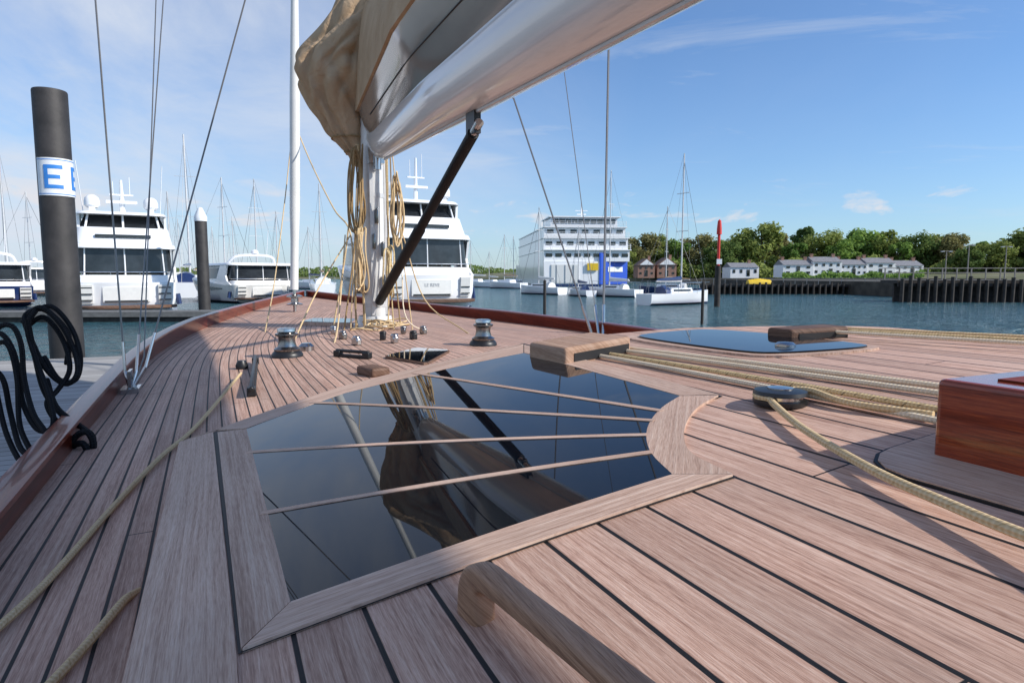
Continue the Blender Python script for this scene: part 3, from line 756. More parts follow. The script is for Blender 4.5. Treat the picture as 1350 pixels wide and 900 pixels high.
# ferry: boxy white decks with long window rows, blue hull filling its right end
d = 120
o = thing('ferry', 'large white car ferry with blue bow in mid harbour', 'ferry', ((774-675)/F*d, d, 0), R(6))
bm = BM(); prism(bm, [(-8.2, 0), (2.4, 0), (8.0, 2.2), (8.0, 46), (-8.2, 46)], -.8, 4.6); obj('hull', bm, M['gel'], o, smooth=False)
bm = BM(); prism(bm, [(2.2, -.12), (2.5, -.12), (8.14, 2.1), (8.14, 40), (7.9, 40), (7.9, 2.4), (2.2, .05)], .4, 6.2); fb_ = obj('blue_bow_panel', bm, M['blue'], o, smooth=False)
bm = BM(); prism(bm, [(4.0, .36), (7.1, 1.58), (7.05, 1.72), (3.9, .48)], 2.7, 3.6); obj('bow_emblem', bm, M['gel'], fb_, smooth=False)
bm = BM(); prism(bm, [(-8.3, -.1), (2.4, -.1), (8.15, 2.1), (8.15, 46.05), (-8.3, 46.05)], -.8, .42); obj('boot_stripe', bm, M['navy'], o, smooth=False)
bm = BM(); box(bm, (-4.2, -.06, 2.3), (5.2, .2, 3.4)); bd = obj('bow_door', bm, M['cream'], o, smooth=False)
for x in (-5.8, -4.2, -2.6):
    bm = BM(); box(bm, (x, -.2, 2.3), (.12, .1, 3.3)); obj('door_rib', bm, M['grey'], bd, smooth=False)
bm = BM(); box(bm, (.9, -.25, 3.6), (2.0, .25, 1.3)); obj('yellow_panel', bm, M['yellow'], o, smooth=False)
lev = [(4.6, 6.8, -8.1, 8.0, .3), (6.8, 9.0, -8.1, 7.8, .8), (9.0, 11.0, -7.9, 7.4, 1.3)]
for i, (z0, z1, x0, x1, y0) in enumerate(lev):
    bm = BM(); box(bm, ((x0+x1)/2, y0+20, (z0+z1)/2), (x1-x0, 40, z1-z0)); dk = obj('passenger_deck', bm, M['gel'], o, smooth=False)
    bm = BM(); box(bm, ((x0+x1)/2, y0+19.7, z1-.09), (x1-x0+.4, 40.6, .18)); obj('deck_edge', bm, M['gel'], dk, smooth=False)
    n = 9-i
    for k in range(n): child_mesh('window', wm_, o, (x0+(x1-x0)*(k+.5)/n, y0-.03, z0+1.15), 0, (1.2, 1, .62))
    for k in range(7): child_mesh('window', wm_, o, (x1+.03, y0+1.6+k*2.2, z0+1.15), math.pi/2, (1.5, 1, .75))
    bm = BM()
    yr = y0-.55
    for z in (z1+.35, z1+.65, z1+.95): box(bm, ((x0+x1)/2, yr, z), (x1-x0+.3, .05, .06))
    for k in range(12): box(bm, (x0+(x1-x0)*k/11, yr, z1+.5), (.06, .06, 1.0))
    obj('deck_railing', bm, M['gel'], o, smooth=False)
bm = BM(); tprism(bm, [(-6.6, 2.4), (6.2, 2.4), (6.2, 12), (-6.6, 12)], 11.0, 12.8, .985); br = obj('bridge', bm, M['gel'], o, smooth=False)
for k in range(10): child_mesh('bridge_window', wm_, o, (-6.2+12.0*(k+.5)/10, 2.37, 12.1), 0, (1.05, 1, .8))
bm = BM(); box(bm, (-.1, 6.9, 12.9), (13.6, 10, .2)); obj('bridge_roof', bm, M['gel'], o, smooth=False)
bm = BM(); tube(bm, [(0, 6, 12.9), (0, 6, 16)], [.22, .08], 8); box(bm, (0, 6, 14.4), (2.4, .15, .12)); box(bm, (0, 5.9, 13.7), (1.8, .2, .2)); obj('radar_mast', bm, M['gel'], o, smooth=False)
bm = BM(); box(bm, (-3.4, 20, 12.6), (2.4, 4, 3.0)); obj('funnel', bm, M['blue'], o, smooth=False)

# piles, posts, pontoons
def pile_cyl(r, z1, z0=-2): return lathe(BM(), [(r, z0), (r, z1-.02), (r*.97, z1), (0, z1)], n=40)
pd = 11.6
pc = Vector(((85-675)/F*pd, pd, 0))
o = thing('mooring_pile', 'tall dark steel pile with EE sign beside the pontoon', 'pile', pc, 0)
pr = 19.5/F*pd; ztop = at(68, 120, pd).z
obj('post', pile_cyl(pr, ztop), M['pile'], o)
zs0, zs1 = at(75, 260, pd).z, at(75, 211, pd).z
face = math.atan2(-pc.y, -pc.x)
bm = BM()
A0 = [face+R(-64+5*i) for i in range(36)]
loft(bm, [[Vector(((pr+.012)*math.cos(a), (pr+.012)*math.sin(a), z)) for a in A0] for z in (zs0, zs1)], closed=False, caps=False)
sg = obj('sign', bm, M['sign'], o)
for z in (zs0+.03, zs1-.03):
    bm = BM(); loft(bm, [[Vector(((pr+.016)*math.cos(a), (pr+.016)*math.sin(a), q)) for a in A0] for q in (z-.006, z+.006)], closed=False, caps=False); obj('sign_border', bm, M['signblue'], sg)
def E_at(a0, inset, rr_):
    bm = BM(); hh = .40; ww = .27; zc = (zs0+zs1)/2; st_ = .062; g = inset
    def patch(x0, x1, y0, y1):
        n = 8
        loft(bm, [[Vector(((pr+rr_)*math.cos(face+a0+x/pr), (pr+rr_)*math.sin(face+a0+x/pr), zc+z)) for x in [x0+(x1-x0)*i/n for i in range(n+1)]] for z in (y0, y1)], closed=False, caps=False)
    patch(-ww/2+g, -ww/2+st_-g, -hh/2+g, hh/2-g)
    for y in (-hh/2, -st_/2, hh/2-st_): patch(-ww/2+st_-g, ww/2-(.04 if abs(y) < .1 else 0)-g, y+g, y+st_-g)
    return bm
# looked at from the camera, increasing angle runs to the right
for a_ in (-6, 84): obj('lettering', E_at(R(a_), 0, .018), M['signblue'], sg, recalc=False)
d = 30; o = thing('mooring_pile', 'slim dark pile with white cone cap right of the white yacht', 'pile', ((270-675)/F*d, d, 0))
obj('post', pile_cyl(.26, at(270, 286, d).z), M['pile'], o)
zt = at(270, 286, d).z; bm = lathe(BM(), [(.28, zt-.2), (.28, zt), (.1, zt+.4), (0, zt+.45)], n=24); obj('cap', bm, M['sign'], o)
d = 38; o = thing('channel_post', 'red topped channel marker post standing in water', 'marker post', ((945-675)/F*d, d, 0))
obj('post', lathe(BM(), [(.17, -2), (.17, at(0, 350, d).z), (0, at(0, 350, d).z)], n=16), M['pilew'], o)
obj('red_sleeve', lathe(BM(), [(.08, at(0, 351, d).z), (.08, at(0, 308, d).z), (0, at(0, 308, d).z)], n=16), M['red'], o)
zt = at(0, 289, d).z; zb = at(0, 309, d).z
obj('topmark', lathe(BM(), [(.0, zb-.02), (.15, zb), (.14, zb+.35), (.10, zt-.1), (0, zt)], n=12), M['red'], o)
bm = BM(); box(bm, (0, -.18, at(0, 345, d).z), (.30, .05, .30)); obj('notice_board', bm, M['sign'], o, smooth=False)
for px, yt, lab in ((718, 370, 'thin dark stake in the water left of the shrouds'), (926, 372, 'thin dark stake in the water left of the red post')):
    d = 24; o = thing('mooring_stake', lab, 'stake', ((px-675)/F*d, d, 0))
    obj('post', lathe(BM(), [(.06, -2), (.055, at(0, yt, d).z), (0, at(0, yt, d).z+.05)], n=10), M['pilew'], o)
o = thing('pontoon', 'grey boarded floating pontoon beside the port rail', 'pontoon', toW((0, 0, 0)), TH)
bm = BM(); box(bm, (-3.95, -.5, .47), (2.9, 12.6, .06)); obj('boards', bm, M['boards'], o, smooth=False)
bm = BM(); box(bm, (-3.95, -.5, .2), (2.7, 12.4, .48)); obj('float', bm, M['pont'], o, smooth=False)
for x, y, sx, sy in ((-2.47, -.5, .06, 12.6), (-5.43, -.5, .06, 12.6), (-3.95, 5.83, 2.9, .06)):
    bm = BM(); box(bm, (x, y, .40), (sx, sy, .16)); obj('edge_board', bm, M['pilew'], o, smooth=False)
o = thing('pontoon', 'long low dark pontoon at the motor yachts sterns', 'pontoon', (-17.5, 25.6, 0), R(3))
bm = BM(); box(bm, (0, 0, .3), (17, 1.4, .2)); obj('boards', bm, M['pont'], o, smooth=False)
bm = BM(); box(bm, (0, 0, .05), (16.6, 1.2, .35)); obj('float', bm, M['pilew'], o, smooth=False)

# ================================================================ the yacht we stand on
Y = thing('sailing_yacht', 'classic wooden sailing yacht whose teak deck fills the foreground', 'sailing yacht', (MX, MY, 0), TH)
bm = BM(); uv = bm.loops.layers.uv.verify(); rows = []
na = 90; nl = 24
for i in range(na+1):
    a = -8+13.38*i/na; b = max(.02, beam(a)-.045); rows.append([(f*b, a, b) for f in [-1+2*k/nl for k in range(nl+1)]])
V = [[bm.verts.new((l, a, deckz(l, a))) for l, a, b in r] for r in rows]
for i in range(na):
    for k in range(nl):
        f = bm.faces.new((V[i][k], V[i][k+1], V[i+1][k+1], V[i+1][k]))
        for lp, (ii, kk) in zip(f.loops, ((i, k), (i, k+1), (i+1, k+1), (i+1, k))):
            l, a, b = rows[ii][kk]
            lp[uv].uv = (1.8+(b-abs(l)) if kk <= nl//2 and k < nl//2 else 5.2-(b-abs(l)), a)
obj('deck', bm, M['deck'], Y, recalc=False)
for sx in (-1, 1):
    bm = BM()
    loft(bm, [[Vector((sx*beam(a)*k, a, z)) for z, k in ((deckz(1.7, a), 1), (.7, .97), (.1, .84), (-.4, .5))] for a in [-8+13.35*i/60 for i in range(61)]], closed=False, caps=False)
    obj('topside', bm, M['navy'], Y)
for sx in (-1, 1):
    bm = BM(); rings = []
    for i in range(81):
        a = -8+13.36*i/80; b = max(.03, beam(a)); z = deckz(1.7, a); hh = .060+.07*min(1, max(0, (a+4.5)/5))
        ins = min(.052, b*.6)
        rings.append([Vector((sx*(b-ins), a, z-.02)), Vector((sx*(b-ins), a, z+hh-.02)), Vector((sx*(b-ins-.004), a, z+hh-.016)), Vector((sx*(b-ins-.002), a, z+hh-.006)), Vector((sx*(b-ins+.014), a, z+hh)), Vector((sx*(b-.0), a, z+hh)), Vector((sx*(b+.012), a, z+hh-.015)), Vector((sx*(b+.005), a, z-.1))])
    loft(bm, rings)
    uv = bm.loops.layers.uv.verify()
    for f in bm.faces:
        for lp in f.loops: lp[uv].uv = (lp.vert.co.x+lp.vert.co.z, lp.vert.co.y)
    obj('toe_rail', bm, M['mahogr'], Y, ang=50)
# coachroof
RO = [(-1.44, -7.8), (-1.44, -4.28), (-.36, -3.97), (-.1, -4.0), (.3, -4.1), (.7, -4.35), (1.2, -4.7), (1.44, -4.95), (1.44, -7.8)]
bm = surfpoly(RO, roofz, 0, (0, 1), .05, thick=.0)
be = [e for e in bm.edges if len(e.link_faces) == 1]
r = bmesh.ops.extrude_edge_only(bm, edges=be)
for g in r['geom']:
    if isinstance(g, bmesh.types.BMVert): g.co.z = min(g.co.z-.01, deckz(g.co.x, g.co.y)-.01)
CR = obj('coachroof', bm, M['roof'], Y, recalc=False, ang=30)
def P2(lst, fn=hr): return [tuple(fn(x, y)[:2]) for x, y in lst]
def V2(lst, n=4): return [tuple(p) for p in catmull([Vector(q) for q in lst], n)]
IC = V2([(896, 525), (873, 540), (857, 559), (852, 580), (860, 603), (886, 629)])
OC = V2([(947, 524), (921, 539), (906, 558), (902, 579), (913, 602), (966, 629)])
OC2 = V2([(953, 523), (917, 538), (901, 558), (897, 580), (909, 604), (972, 630)])
G = P2([(325, 568), (340, 562), (455, 520), (690, 467)]+IC+[(383, 798)])
def shrink(pts, k):
    cx = sum(p[0] for p in pts)/len(pts); cy = sum(p[1] for p in pts)/len(pts)
    return [(cx+(p[0]-cx)*k, cy+(p[1]-cy)*k) for p in pts]
bed = P2([(281, 571), (690, 453)]+OC2+[(314, 864)])
obj('skylight_bed', surfpoly(bed, roofz, .002), M['caulk'], Y, recalc=False)
sk = obj('skylight_glass', surfpoly(G, roofz, .005, step=.03), M['glass'], Y, recalc=False)
def board(name, px, par, d_=None):
    q = P2(px)
    if not d_: d_ = (q[1][0]-q[0][0], q[1][1]-q[0][1])
    return obj(name, surfpoly(q, roofz, .0055, d_, thick=.006), M['board'], par, recalc=False)
board('skylight_border', [(325, 568), (383, 798), (318, 860), (287, 572)], Y)
board('skylight_border', [(384, 798), (886, 629.5), (966, 629.5), (320, 860)], Y)
e0, e1 = hr(886, 628), hr(896, 525)
board('skylight_border', IC[::-1]+OC, Y, (e1.x-e0.x, e1.y-e0.y))
board('skylight_border', [(325, 567), (340, 561), (455, 520), (690, 467), (690, 456), (450, 512), (287, 569)], Y, (.96, .3))
board('skylight_border', [(691, 467), (897, 524.5), (947, 523), (790, 481), (691, 456)], Y)
eb = [(-1.438, -7.8), (-1.438, -4.285), tuple(hr(286, 569)[:2]), tuple(hr(281, 571)[:2]), tuple(hr(312, 868)[:2])]
x_ = hr(312, 868)[0]; eb.append((x_, -7.8))
obj('edge_board', surfpoly(eb, roofz, .004, (0, 1), thick=.006), M['board'], Y, recalc=False)
fb = [(-1.438, -4.283), (-.36, -3.974), tuple(hr(690, 455)[:2]), tuple(hr(450, 511)[:2]), tuple(hr(287, 567)[:2])]
obj('edge_board', surfpoly(fb, roofz, .0045, (.96, .28), thick=.006), M['board'], Y, recalc=False)
for x0, y0, x1, y1 in ((545, 494, 872, 545), (410, 533, 862, 558), (327, 599, 852, 577), (344, 681, 858, 600)):
    a, b = hr(x0, y0), hr(x1, y1); v = Vector((b.x-a.x, b.y-a.y)).normalized(); n = Vector((-v.y, v.x))*.0066
    q = [(a.x+n.x, a.y+n.y), (b.x+n.x, b.y+n.y), (b.x-n.x, b.y-n.y), (a.x-n.x, a.y-n.y)]
    obj('glazing_bar', surfpoly(q, roofz, .0066, (v.x, v.y), thick=.0014), M['board'], sk, recalc=False, smooth=False)
# centreline hatch with rounded corners
hp = chaikin(P2([(806, 446), (930, 434.5), (1000, 440), (1186, 461), (1010, 475)]), 3, .14)
hf = obj('hatch_frame', surfpoly(hp, roofz, .006, (0, 1), thick=.012), M['board'], Y, recalc=False)
hg = chaikin(P2([(826, 446), (928, 437), (998, 442), (1168, 461), (1006, 472)]), 3, .14)
obj('hatch_glass', surfpoly(hg, roofz, .011, step=.03, thick=.006), M['glass'], hf, recalc=False)
q = hr(1035, 461); bm = BM(); lathe(bm, [(.028, 0), (.028, .006), (.02, .012), (0, .013)], (q.x, q.y, q.z+.010), 20); obj('hatch_latch', bm, M['steel'], hf)
sp = P2([(508, 472), (548, 461), (592, 464), (562, 481)], hd)
s2 = obj('deck_light_frame', surfpoly(chaikin(shrink(sp, 1.06), 1, .06), deckz, .012, (0, 1), thick=.02), M['teakd'], Y, recalc=False)
obj('deck_light_glass', surfpoly(chaikin(sp, 1, .06), deckz, .016, thick=.006), M['glass'], s2, recalc=False)
sp = P2([(398, 428), (412, 423), (470, 424), (462, 430)], hd)
s2 = obj('foredeck_hatch_frame', surfpoly(chaikin(shrink(sp, 1.15), 2, .1), deckz, .03, (0, 1), thick=.04), M['board'], Y, recalc=False)
obj('foredeck_hatch_glass', surfpoly(chaikin(sp, 2, .1), deckz, .034, thick=.006), M['glass'], s2, recalc=False)
q = hd(492, 494); bm = BM(); box(bm, (q.x, q.y, q.z+.02), (.10, .16, .045), .3); bevel(obj('deck_chock', bm, M['teakd'], Y, smooth=False), .012)
# fairlead boxes the lines come out of
def fairlead(A, B, Cc, hgt, mat):
    A, B, Cc = hr(*A), hr(*B), hr(*Cc); D = B+Cc-A
    def box4(P, z0, z1, bm):
        lo = [bm.verts.new((p.x, p.y, roofz(p.x)+z0)) for p in P]; hi = [bm.verts.new((p.x, p.y, roofz(p.x)+z1)) for p in P]
        bm.faces.new(lo[::-1]); bm.faces.new(hi)
        for i in range(4): bm.faces.new((lo[i], lo[(i+1) % 4], hi[(i+1) % 4], hi[i]))
    bm = BM(); box4([A, Cc, D, B], -.02, hgt, bm)
    o = bevel(obj('fairlead_box', bm, mat, Y, smooth=False), .010, 3)
    u = Cc-A; v = (A-B).normalized()
    P = [A+u*.14+v*.002, A+u*.96+v*.002, A+u*.96-v*.03, A+u*.14-v*.03]
    bm = BM(); box4(P, .004, hgt*.6, bm); obj('slot', bm, M['caulk'], o, smooth=False)
    return o
fairlead((744, 482), (697, 472), (832, 465), .050, M['teako'])
fairlead((1042, 450), (1010, 446), (1120, 445), .036, M['teakd'])
# grab rail running aft: one slim bar swept from its foot
q = hr(616, 798); e = hr(697, 872)
gv = Vector((e.x-q.x, e.y-q.y)).normalized(); gn = Vector((-gv.y, gv.x))
path = catmull([Vector(p) for p in ((.020, -.012, .024), (.020, .010, .023), (.0215, .027, .021), (.029, .041, .017), (.045, .0485, .0125), (.075, .050, .0105), (.12, .050, .010), (.3, .050, .010), (.8, .050, .010), (1.6, .050, .010))], 5)
bm = BM(); rings = []
for i, p in enumerate(path):
    tg = (path[min(i+1, len(path)-1)]-path[max(0, i-1)]); tg.z = 0; tg.normalize()
    nx, nz = -tg.y, tg.x
    ring = []
    for j in range(24):
        f = 2*math.pi*j/24
        cx = .0140*math.copysign(abs(math.cos(f))**.5, math.cos(f)); cz = p.z*math.copysign(abs(math.sin(f))**.5, math.sin(f))
        s_, z_ = p.x+nx*cz, p.y+nz*cz
        ring.append(Vector((q.x+gv.x*s_+gn.x*cx, q.y+gv.y*s_+gn.y*cx, roofz(q.x+gv.x*p.x)+z_)))
    rings.append(ring)
loft(bm, rings); obj('grab_rail', bm, M['teakr'], Y, ang=60)
# mahogany companionway coaming at right
q = hr(1228, 602); bz = roofz(q.x)
lx = q.x; fa = q.y
coam = BM(); ztop = bz+.112
prism(coam, [(lx, fa), (lx+.9, fa), (lx+.9, fa-1.9), (lx, fa-1.9)], bz-.12, ztop)
cc = bevel(obj('companionway_coaming', coam, M['mahog'], Y, smooth=False), .008, 3)
bm = BM(); prism(bm, [(lx+.05, fa-.05), (lx+.86, fa-.05), (lx+.86, fa-1.86), (lx+.05, fa-1.86)], ztop-.01, ztop+.003); obj('companionway_lid', bm, M['mahogl'], cc, smooth=False)
mb = [(lx+.92, fa+.05), (lx+.92, fa-1.95), (lx-.095, fa-1.95), (lx-.095, fa-.03), (lx-.088, fa+.005), (lx-.070, fa+.030), (lx-.045, fa+.045), (lx-.015, fa+.05)]
obj('coaming_bed', surfpoly(shrink(mb, 1.010), roofz, .0025, thick=.003), M['caulk'], Y, recalc=False)
obj('coaming_border', surfpoly(mb, roofz, .0045, (0, 1), thick=.006), M['board'], Y, recalc=False)
# turning block
q = hr(1028, 533)
bm = lathe(BM(), [(.048, 0), (.05, .006), (.05, .010), (.04, .011), (.04, .019), (.05, .020), (.048, .027), (.03, .030), (0, .030)], (q.x, q.y, q.z+.001), 28)
tb = obj('turning_block', bm, M['black'], Y)
bm = lathe(BM(), [(.024, .0), (.024, .003), (.010, .005), (0, .005)], (q.x, q.y, q.z+.0305), 20); obj('block_cap', bm, M['steel'], tb)
bm = lathe(BM(), [(.041, 0), (.041, .006)], (q.x, q.y, q.z+.0125), 28); obj('sheave', bm, M['steel'], tb)
TBq = q
# winches
def winch(px, py, s):
    q = hd(px, py); h = .86*s
    bm = lathe(BM(), [(.10*s, -.005), (.10*s, .02*h), (.088*s, .04*h), (.08*s, .045*h)], q, 28); b = obj('winch_base', bm, M['black'], Y)
    bm = lathe(BM(), [(.08*s, .045*h), (.085*s, .06*h), (.06*s, .08*h), (.052*s, .12*h), (.055*s, .15*h), (.074*s, .168*h), (.074*s, .178*h), (.05*s, .186*h)], q, 28); obj('winch_drum', bm, M['winch'], b)
    bm = lathe(BM(), [(.05*s, .186*h), (.06*s, .195*h), (.058*s, .215*h), (.04*s, .222*h), (.02*s, .222*h), (.018*s, .2*h), (0, .2*h)], q, 24); obj('winch_cap', bm, M['steel'], b)
winch(379, 470, .92); winch(637, 455, .95)
q = hd(404, 462); bm = lathe(BM(), [(.05, 0), (.05, .03), (.03, .05), (0, .05)], q, 18); obj('deck_fitting', bm, M['steel'], Y)
def jam(px0, py0, px1, py1):
    a, b = hd(px0, py0), hd(px1, py1)
    bm = BM(); v = (b-a)
    ang_ = math.atan2(v.y, v.x); c = (a+b)/2
    box(bm, (c.x, c.y, c.z+.010), (v.length, .028, .018), ang_)
    for e in (a, b): box(bm, (e.x, e.y, e.z+.020), (.05, .036, .036), ang_)
    tube(bm, [a+Vector((0, 0, .038))-v*.06, b+Vector((0, 0, .038))+v*.06], .011, 8)
    bevel(obj('deck_cleat', bm, M['black'], Y), .006)
jam(337, 480, 332, 522); jam(446, 470, 484, 473)
q = hd(319, 486); bm = lathe(BM(), [(.03, 0), (.032, .02), (.02, .045), (0, .045)], q, 14); obj('lead_block', bm, M['black'], Y)
for px, py, mt in ((452, 447, 'winch'), (470, 455, 'steel'), (545, 447, 'black'), (558, 440, 'winch'), (520, 452, 'steel'), (440, 440, 'steel'), (505, 448, 'black'), (532, 440, 'winch')):
    q = hd(px, py); bm = BM(); box(bm, (q.x, q.y, q.z+.025), (.04, .075, .05), rnd.uniform(-.4, .4)); lathe(bm, [(.025, 0), (.029, .018), (0, .026)], (q.x, q.y, q.z+.044), 12); bevel(obj('mast_block', bm, M[mt], Y), .008)
# mast
bm = BM(); prof = []
for z, k in ((1.2, 1), (1.9, 1), (3.5, 1), (9, .95), (13, .8)):
    prof.append([Vector((.098*k*math.cos(t_), .135*k*math.sin(t_), z)) for t_ in [2*math.pi*j/28 for j in range(28)]])
loft(bm, prof); ms = obj('mast', bm, M['white'], Y)
q0 = deckz(0, 0)
bm = lathe(BM(), [(.2, q0-.01), (.2, q0+.03), (.165, q0+.05), (.15, q0+.11)], (0, 0, 0), 28); obj('mast_collar', bm, M['white'], ms)
bm = BM(); box(bm, (.105, -.02, 2.5), (.02, .05, 2.2)); obj('mast_track', bm, M['alu'], ms, smooth=False)
bm = BM(); box(bm, (-.04, -.137, 2.4), (.035, .02, 2.0)); obj('mast_track', bm, M['alu'], ms, smooth=False)
bm = BM(); box(bm, (0, -.16, CZ+1.12), (.13, .12, .22)); tube(bm, [(0, -.22, CZ+.95), (0, -.22, CZ+1.45)], .035, 10); obj('gooseneck', bm, M['steel'], Y)
for z in (CZ-.12, CZ+.1):
    bm = BM(); lathe(bm, [(.02, 0), (.05, .01), (.035, .03), (.035, .08), (.05, .1), (0, .1)], (-.1, -.03, z), 14, Matrix.Rotation(R(-90), 4, 'Y').to_3x3()); obj('mast_winch', bm, M['winch'], ms)
for x_m, z_m in ((-.03, CZ+.32), (.05, CZ+.25), (.0, CZ+.55), (.06, CZ-.05)):
    bm = BM(); box(bm, (x_m, -.148, z_m), (.03, .03, .13)); tube(bm, [(x_m, -.17, z_m-.07), (x_m, -.17, z_m+.07)], .010, 8); bevel(obj('mast_cleat', bm, M['winch'], ms), .004)
for z_m in (CZ-.28, CZ+.72):
    bm = lathe(BM(), [(.0, 0), (.101, 0), (.101, .04), (0, .04)], (0, 0, 0), 28); 
    for v in bm.verts: v.co.y *= 1.375; v.co.z += z_m
    obj('mast_band', bm, M['alu'], ms)
# boom: pale keel tube with flared glossy side panels
nb = 40
def boom_sec(a):
    tt = min(1, -a/2.2)
    wv = .13+.22*tt; zb = CZ+1.02+.042*a; zt = CZ+1.50-.05*tt
    if -a < .5: zb += .10*(1-(-a-.12)/.38)**2
    return wv, zb, zt
def bpt(a, x, z):
    wv, zb, zt = boom_sec(a); return Vector((wv*x, a, zb+(zt-zb)*z))
KEEL = [(-.50, .46), (-.53, .38), (-.52, .28), (-.46, .16), (-.33, .06), (-.17, .015), (0, 0)]
KEEL = KEEL+[(-x, z) for x, z in KEEL[-2::-1]]
AA = [-.12-7.4*i/nb for i in range(nb+1)]
bm = BM(); loft(bm, [[bpt(a, x, z) for x, z in KEEL] for a in AA]); bo = obj('boom', bm, M['boom'], Y, ang=60)
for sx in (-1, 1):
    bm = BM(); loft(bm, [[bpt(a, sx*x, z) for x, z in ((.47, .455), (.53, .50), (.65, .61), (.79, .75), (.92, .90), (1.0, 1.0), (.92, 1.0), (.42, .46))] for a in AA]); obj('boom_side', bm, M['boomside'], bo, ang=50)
    bm = BM(); tube(bm, [bpt(a, sx*.725, .685)+Vector((sx*.003, 0, -.002)) for a in [-.6-6.8*i/20 for i in range(21)]], .004, 6); obj('boom_seam', bm, M['caulk'], bo)
bm = BM(); tube(bm, [(0, a, boom_sec(a)[1]-.004) for a in [-.5-7*i/20 for i in range(21)]], .011, 6); obj('boom_track', bm, M['alu'], bo)
# vang strut
v0 = Vector((0, -.2, CZ-.22)); v1 = onl(624, 176, 0)
bm = BM(); tube(bm, [v0, v0.lerp(v1, .55), v0.lerp(v1, .56), v1], [.042, .042, .034, .034], 16); vg = obj('vang', bm, M['rubber'], Y)
for k0, k1, rr_ in ((-.06, .03, .03), (.96, 1.04, .025)):
    bm = BM(); tube(bm, [v0.lerp(v1, k0), v0.lerp(v1, k1)], rr_, 10); obj('vang_end', bm, M['steel'], vg)
bm = BM(); box(bm, (0, v1.y, (v1.z+boom_sec(v1.y)[1])/2+.03), (.04, .13, max(.07, boom_sec(v1.y)[1]-v1.z+.08))); obj('vang_bracket', bm, M['black'], vg, smooth=False)
# furled inner headsail on its stay
f0 = hd(389, 411); f1 = toB(at(388, -260, 8.2))
bm = BM(); tube(bm, [f0+Vector((0, 0, .28)), f0.lerp(f1, .3), f1], [.05, .062, .046], 12, sub=4); fs = obj('furled_stay', bm, M['cream'], Y)
bm = BM(); tube(bm, [f0, f0+Vector((0, 0, .3))], .02, 8); lathe(bm, [(.05, .08), (.1, .09), (.1, .1), (.045, .12), (.045, .17), (.1, .19), (.1, .2), (.05, .22)], f0, 18); obj('furler_drum', bm, M['steel'], fs)
# shrouds
def wire_part(pts, r, name='shroud', mat='wire'):
    bm = BM(); tube(bm, pts, r, 6); return obj(name, bm, M[mat], Y)
cp = hd(173, 516)
for (bx, by), (tx, ty), td in (((165, 490), (125, -10), 2.95), ((180, 488), (216, -10), 3.6), ((192, 484), (326, -10), 3.5)):
    b = toB(at(bx, by, 2.83)); tq = toB(at(tx, ty, td)); wire_part([b, b+(tq-b)*1.8], .0042 if tx != 216 else .0032)
    bm = BM(); tube(bm, [b.lerp(cp, .9), b], .008, 8); tube(bm, [b, b.lerp(tq, .08)], .0065, 8); obj('turnbuckle', bm, M['steel'], Y)
b = toB(at(190, 470, 2.9)); tq = toB(at(206, -10, 3.7)); wire_part([cp.lerp(b, .2), b, b+(tq-b)*1.8], .003)
bm = BM(); box(bm, (cp.x, cp.y, cp.z+.01), (.07, .14, .02)); box(bm, (cp.x, cp.y, cp.z+.05), (.012, .10, .09)); obj('chainplate', bm, M['steel'], Y, smooth=False)
for bx, tx, ty, d1, rr_ in ((782, 664, 90, 5.6, .0075), (795, 803, 40, 5.9, .011), (790, 742, 80, 5.9, .004)):
    b = toB(at(bx, 446, 5.6)); tq = toB(at(tx, ty, d1+.4)); e = b+(tq-b)*1.6
    wire_part([b, e], rr_)
    bm = BM(); tube(bm, [b-(tq-b).normalized()*.1, b+(tq-b).normalized()*.3], .014, 8); obj('turnbuckle', bm, M['steel'], Y)

# ---------------------------------------------------------------- sail cover
SCZ = CZ+.95
SC = thing('sail_cover', 'tan canvas cover bundled over the mast front and boom top', 'sail cover', toW((0, 0, SCZ)), TH)
bm = BM(); prof = [(217, 468, 486), (207, 464, 492), (194, 453, 494), (178, 438, 496), (160, 428, 498), (142, 415, 500), (112, 402, 506), (92, 397, 512), (78, 399, 522), (62, 411, 534), (40, 429, 550), (15, 444, 570), (-15, 455, 590), (-55, 470, 610), (-95, 490, 620), (-120, 515, 600)]
D0 = 6.15; ns = 150
def crease(x, s=2.2):
    q = max(0, 1-abs(x)*s); return q*q*(3-2*q)
P_ = catmull([Vector(p) for p in prof], 9); rings = []
for i, (yy, xl, xr) in enumerate(P_):
    zc = at(500, yy, D0).z; x0 = (xl-675)/F*D0; x1 = (xr-675)/F*D0; cx = (x0+x1)/2; hw = (x1-x0)/2; dp = min(.42, hw*.95+.05)
    ring = []
    for j in range(ns):
        t_ = 2*math.pi*j/ns; ct, st = math.cos(t_), math.sin(t_)
        q1 = noise.noise((ct*1.3+zc*1.0, st*1.3, zc*.9+2)); q2 = noise.noise((ct*2.2, st*2.2+zc*1.6, zc*1.7-5)); q4 = noise.noise((ct*.9-zc*1.7, st*.9+zc*.8, 9))
        k = 1+.12*noise.noise((ct*1.1, st*1.1, zc*1.4))-.12*crease(q1, 2.8)-.08*crease(q2, 3.6)-.09*crease(q4, 3.6)+.012*noise.noise((ct*6, st*6, zc*6))
        p = toB(Vector((cx+hw*(k+.075)*ct, D0+.05+dp*(k+.075)*st, zc))); p.z -= SCZ
        ring.append(p)
    rings.append(ring)
loft(bm, rings); msn = obj('mast_section', bm, M['canvas'], SC, ang=80)
for ri in (13, 24):
    bm = BM(); rg = rings[ri]; c_ = sum(rg, Vector())/len(rg)
    tube(bm, [c_+(p-c_)*1.03 for p in rg[::3]+rg[:1]], .008, 7); obj('lashing', bm, M['roped'], msn)
bm = BM(); rings = []
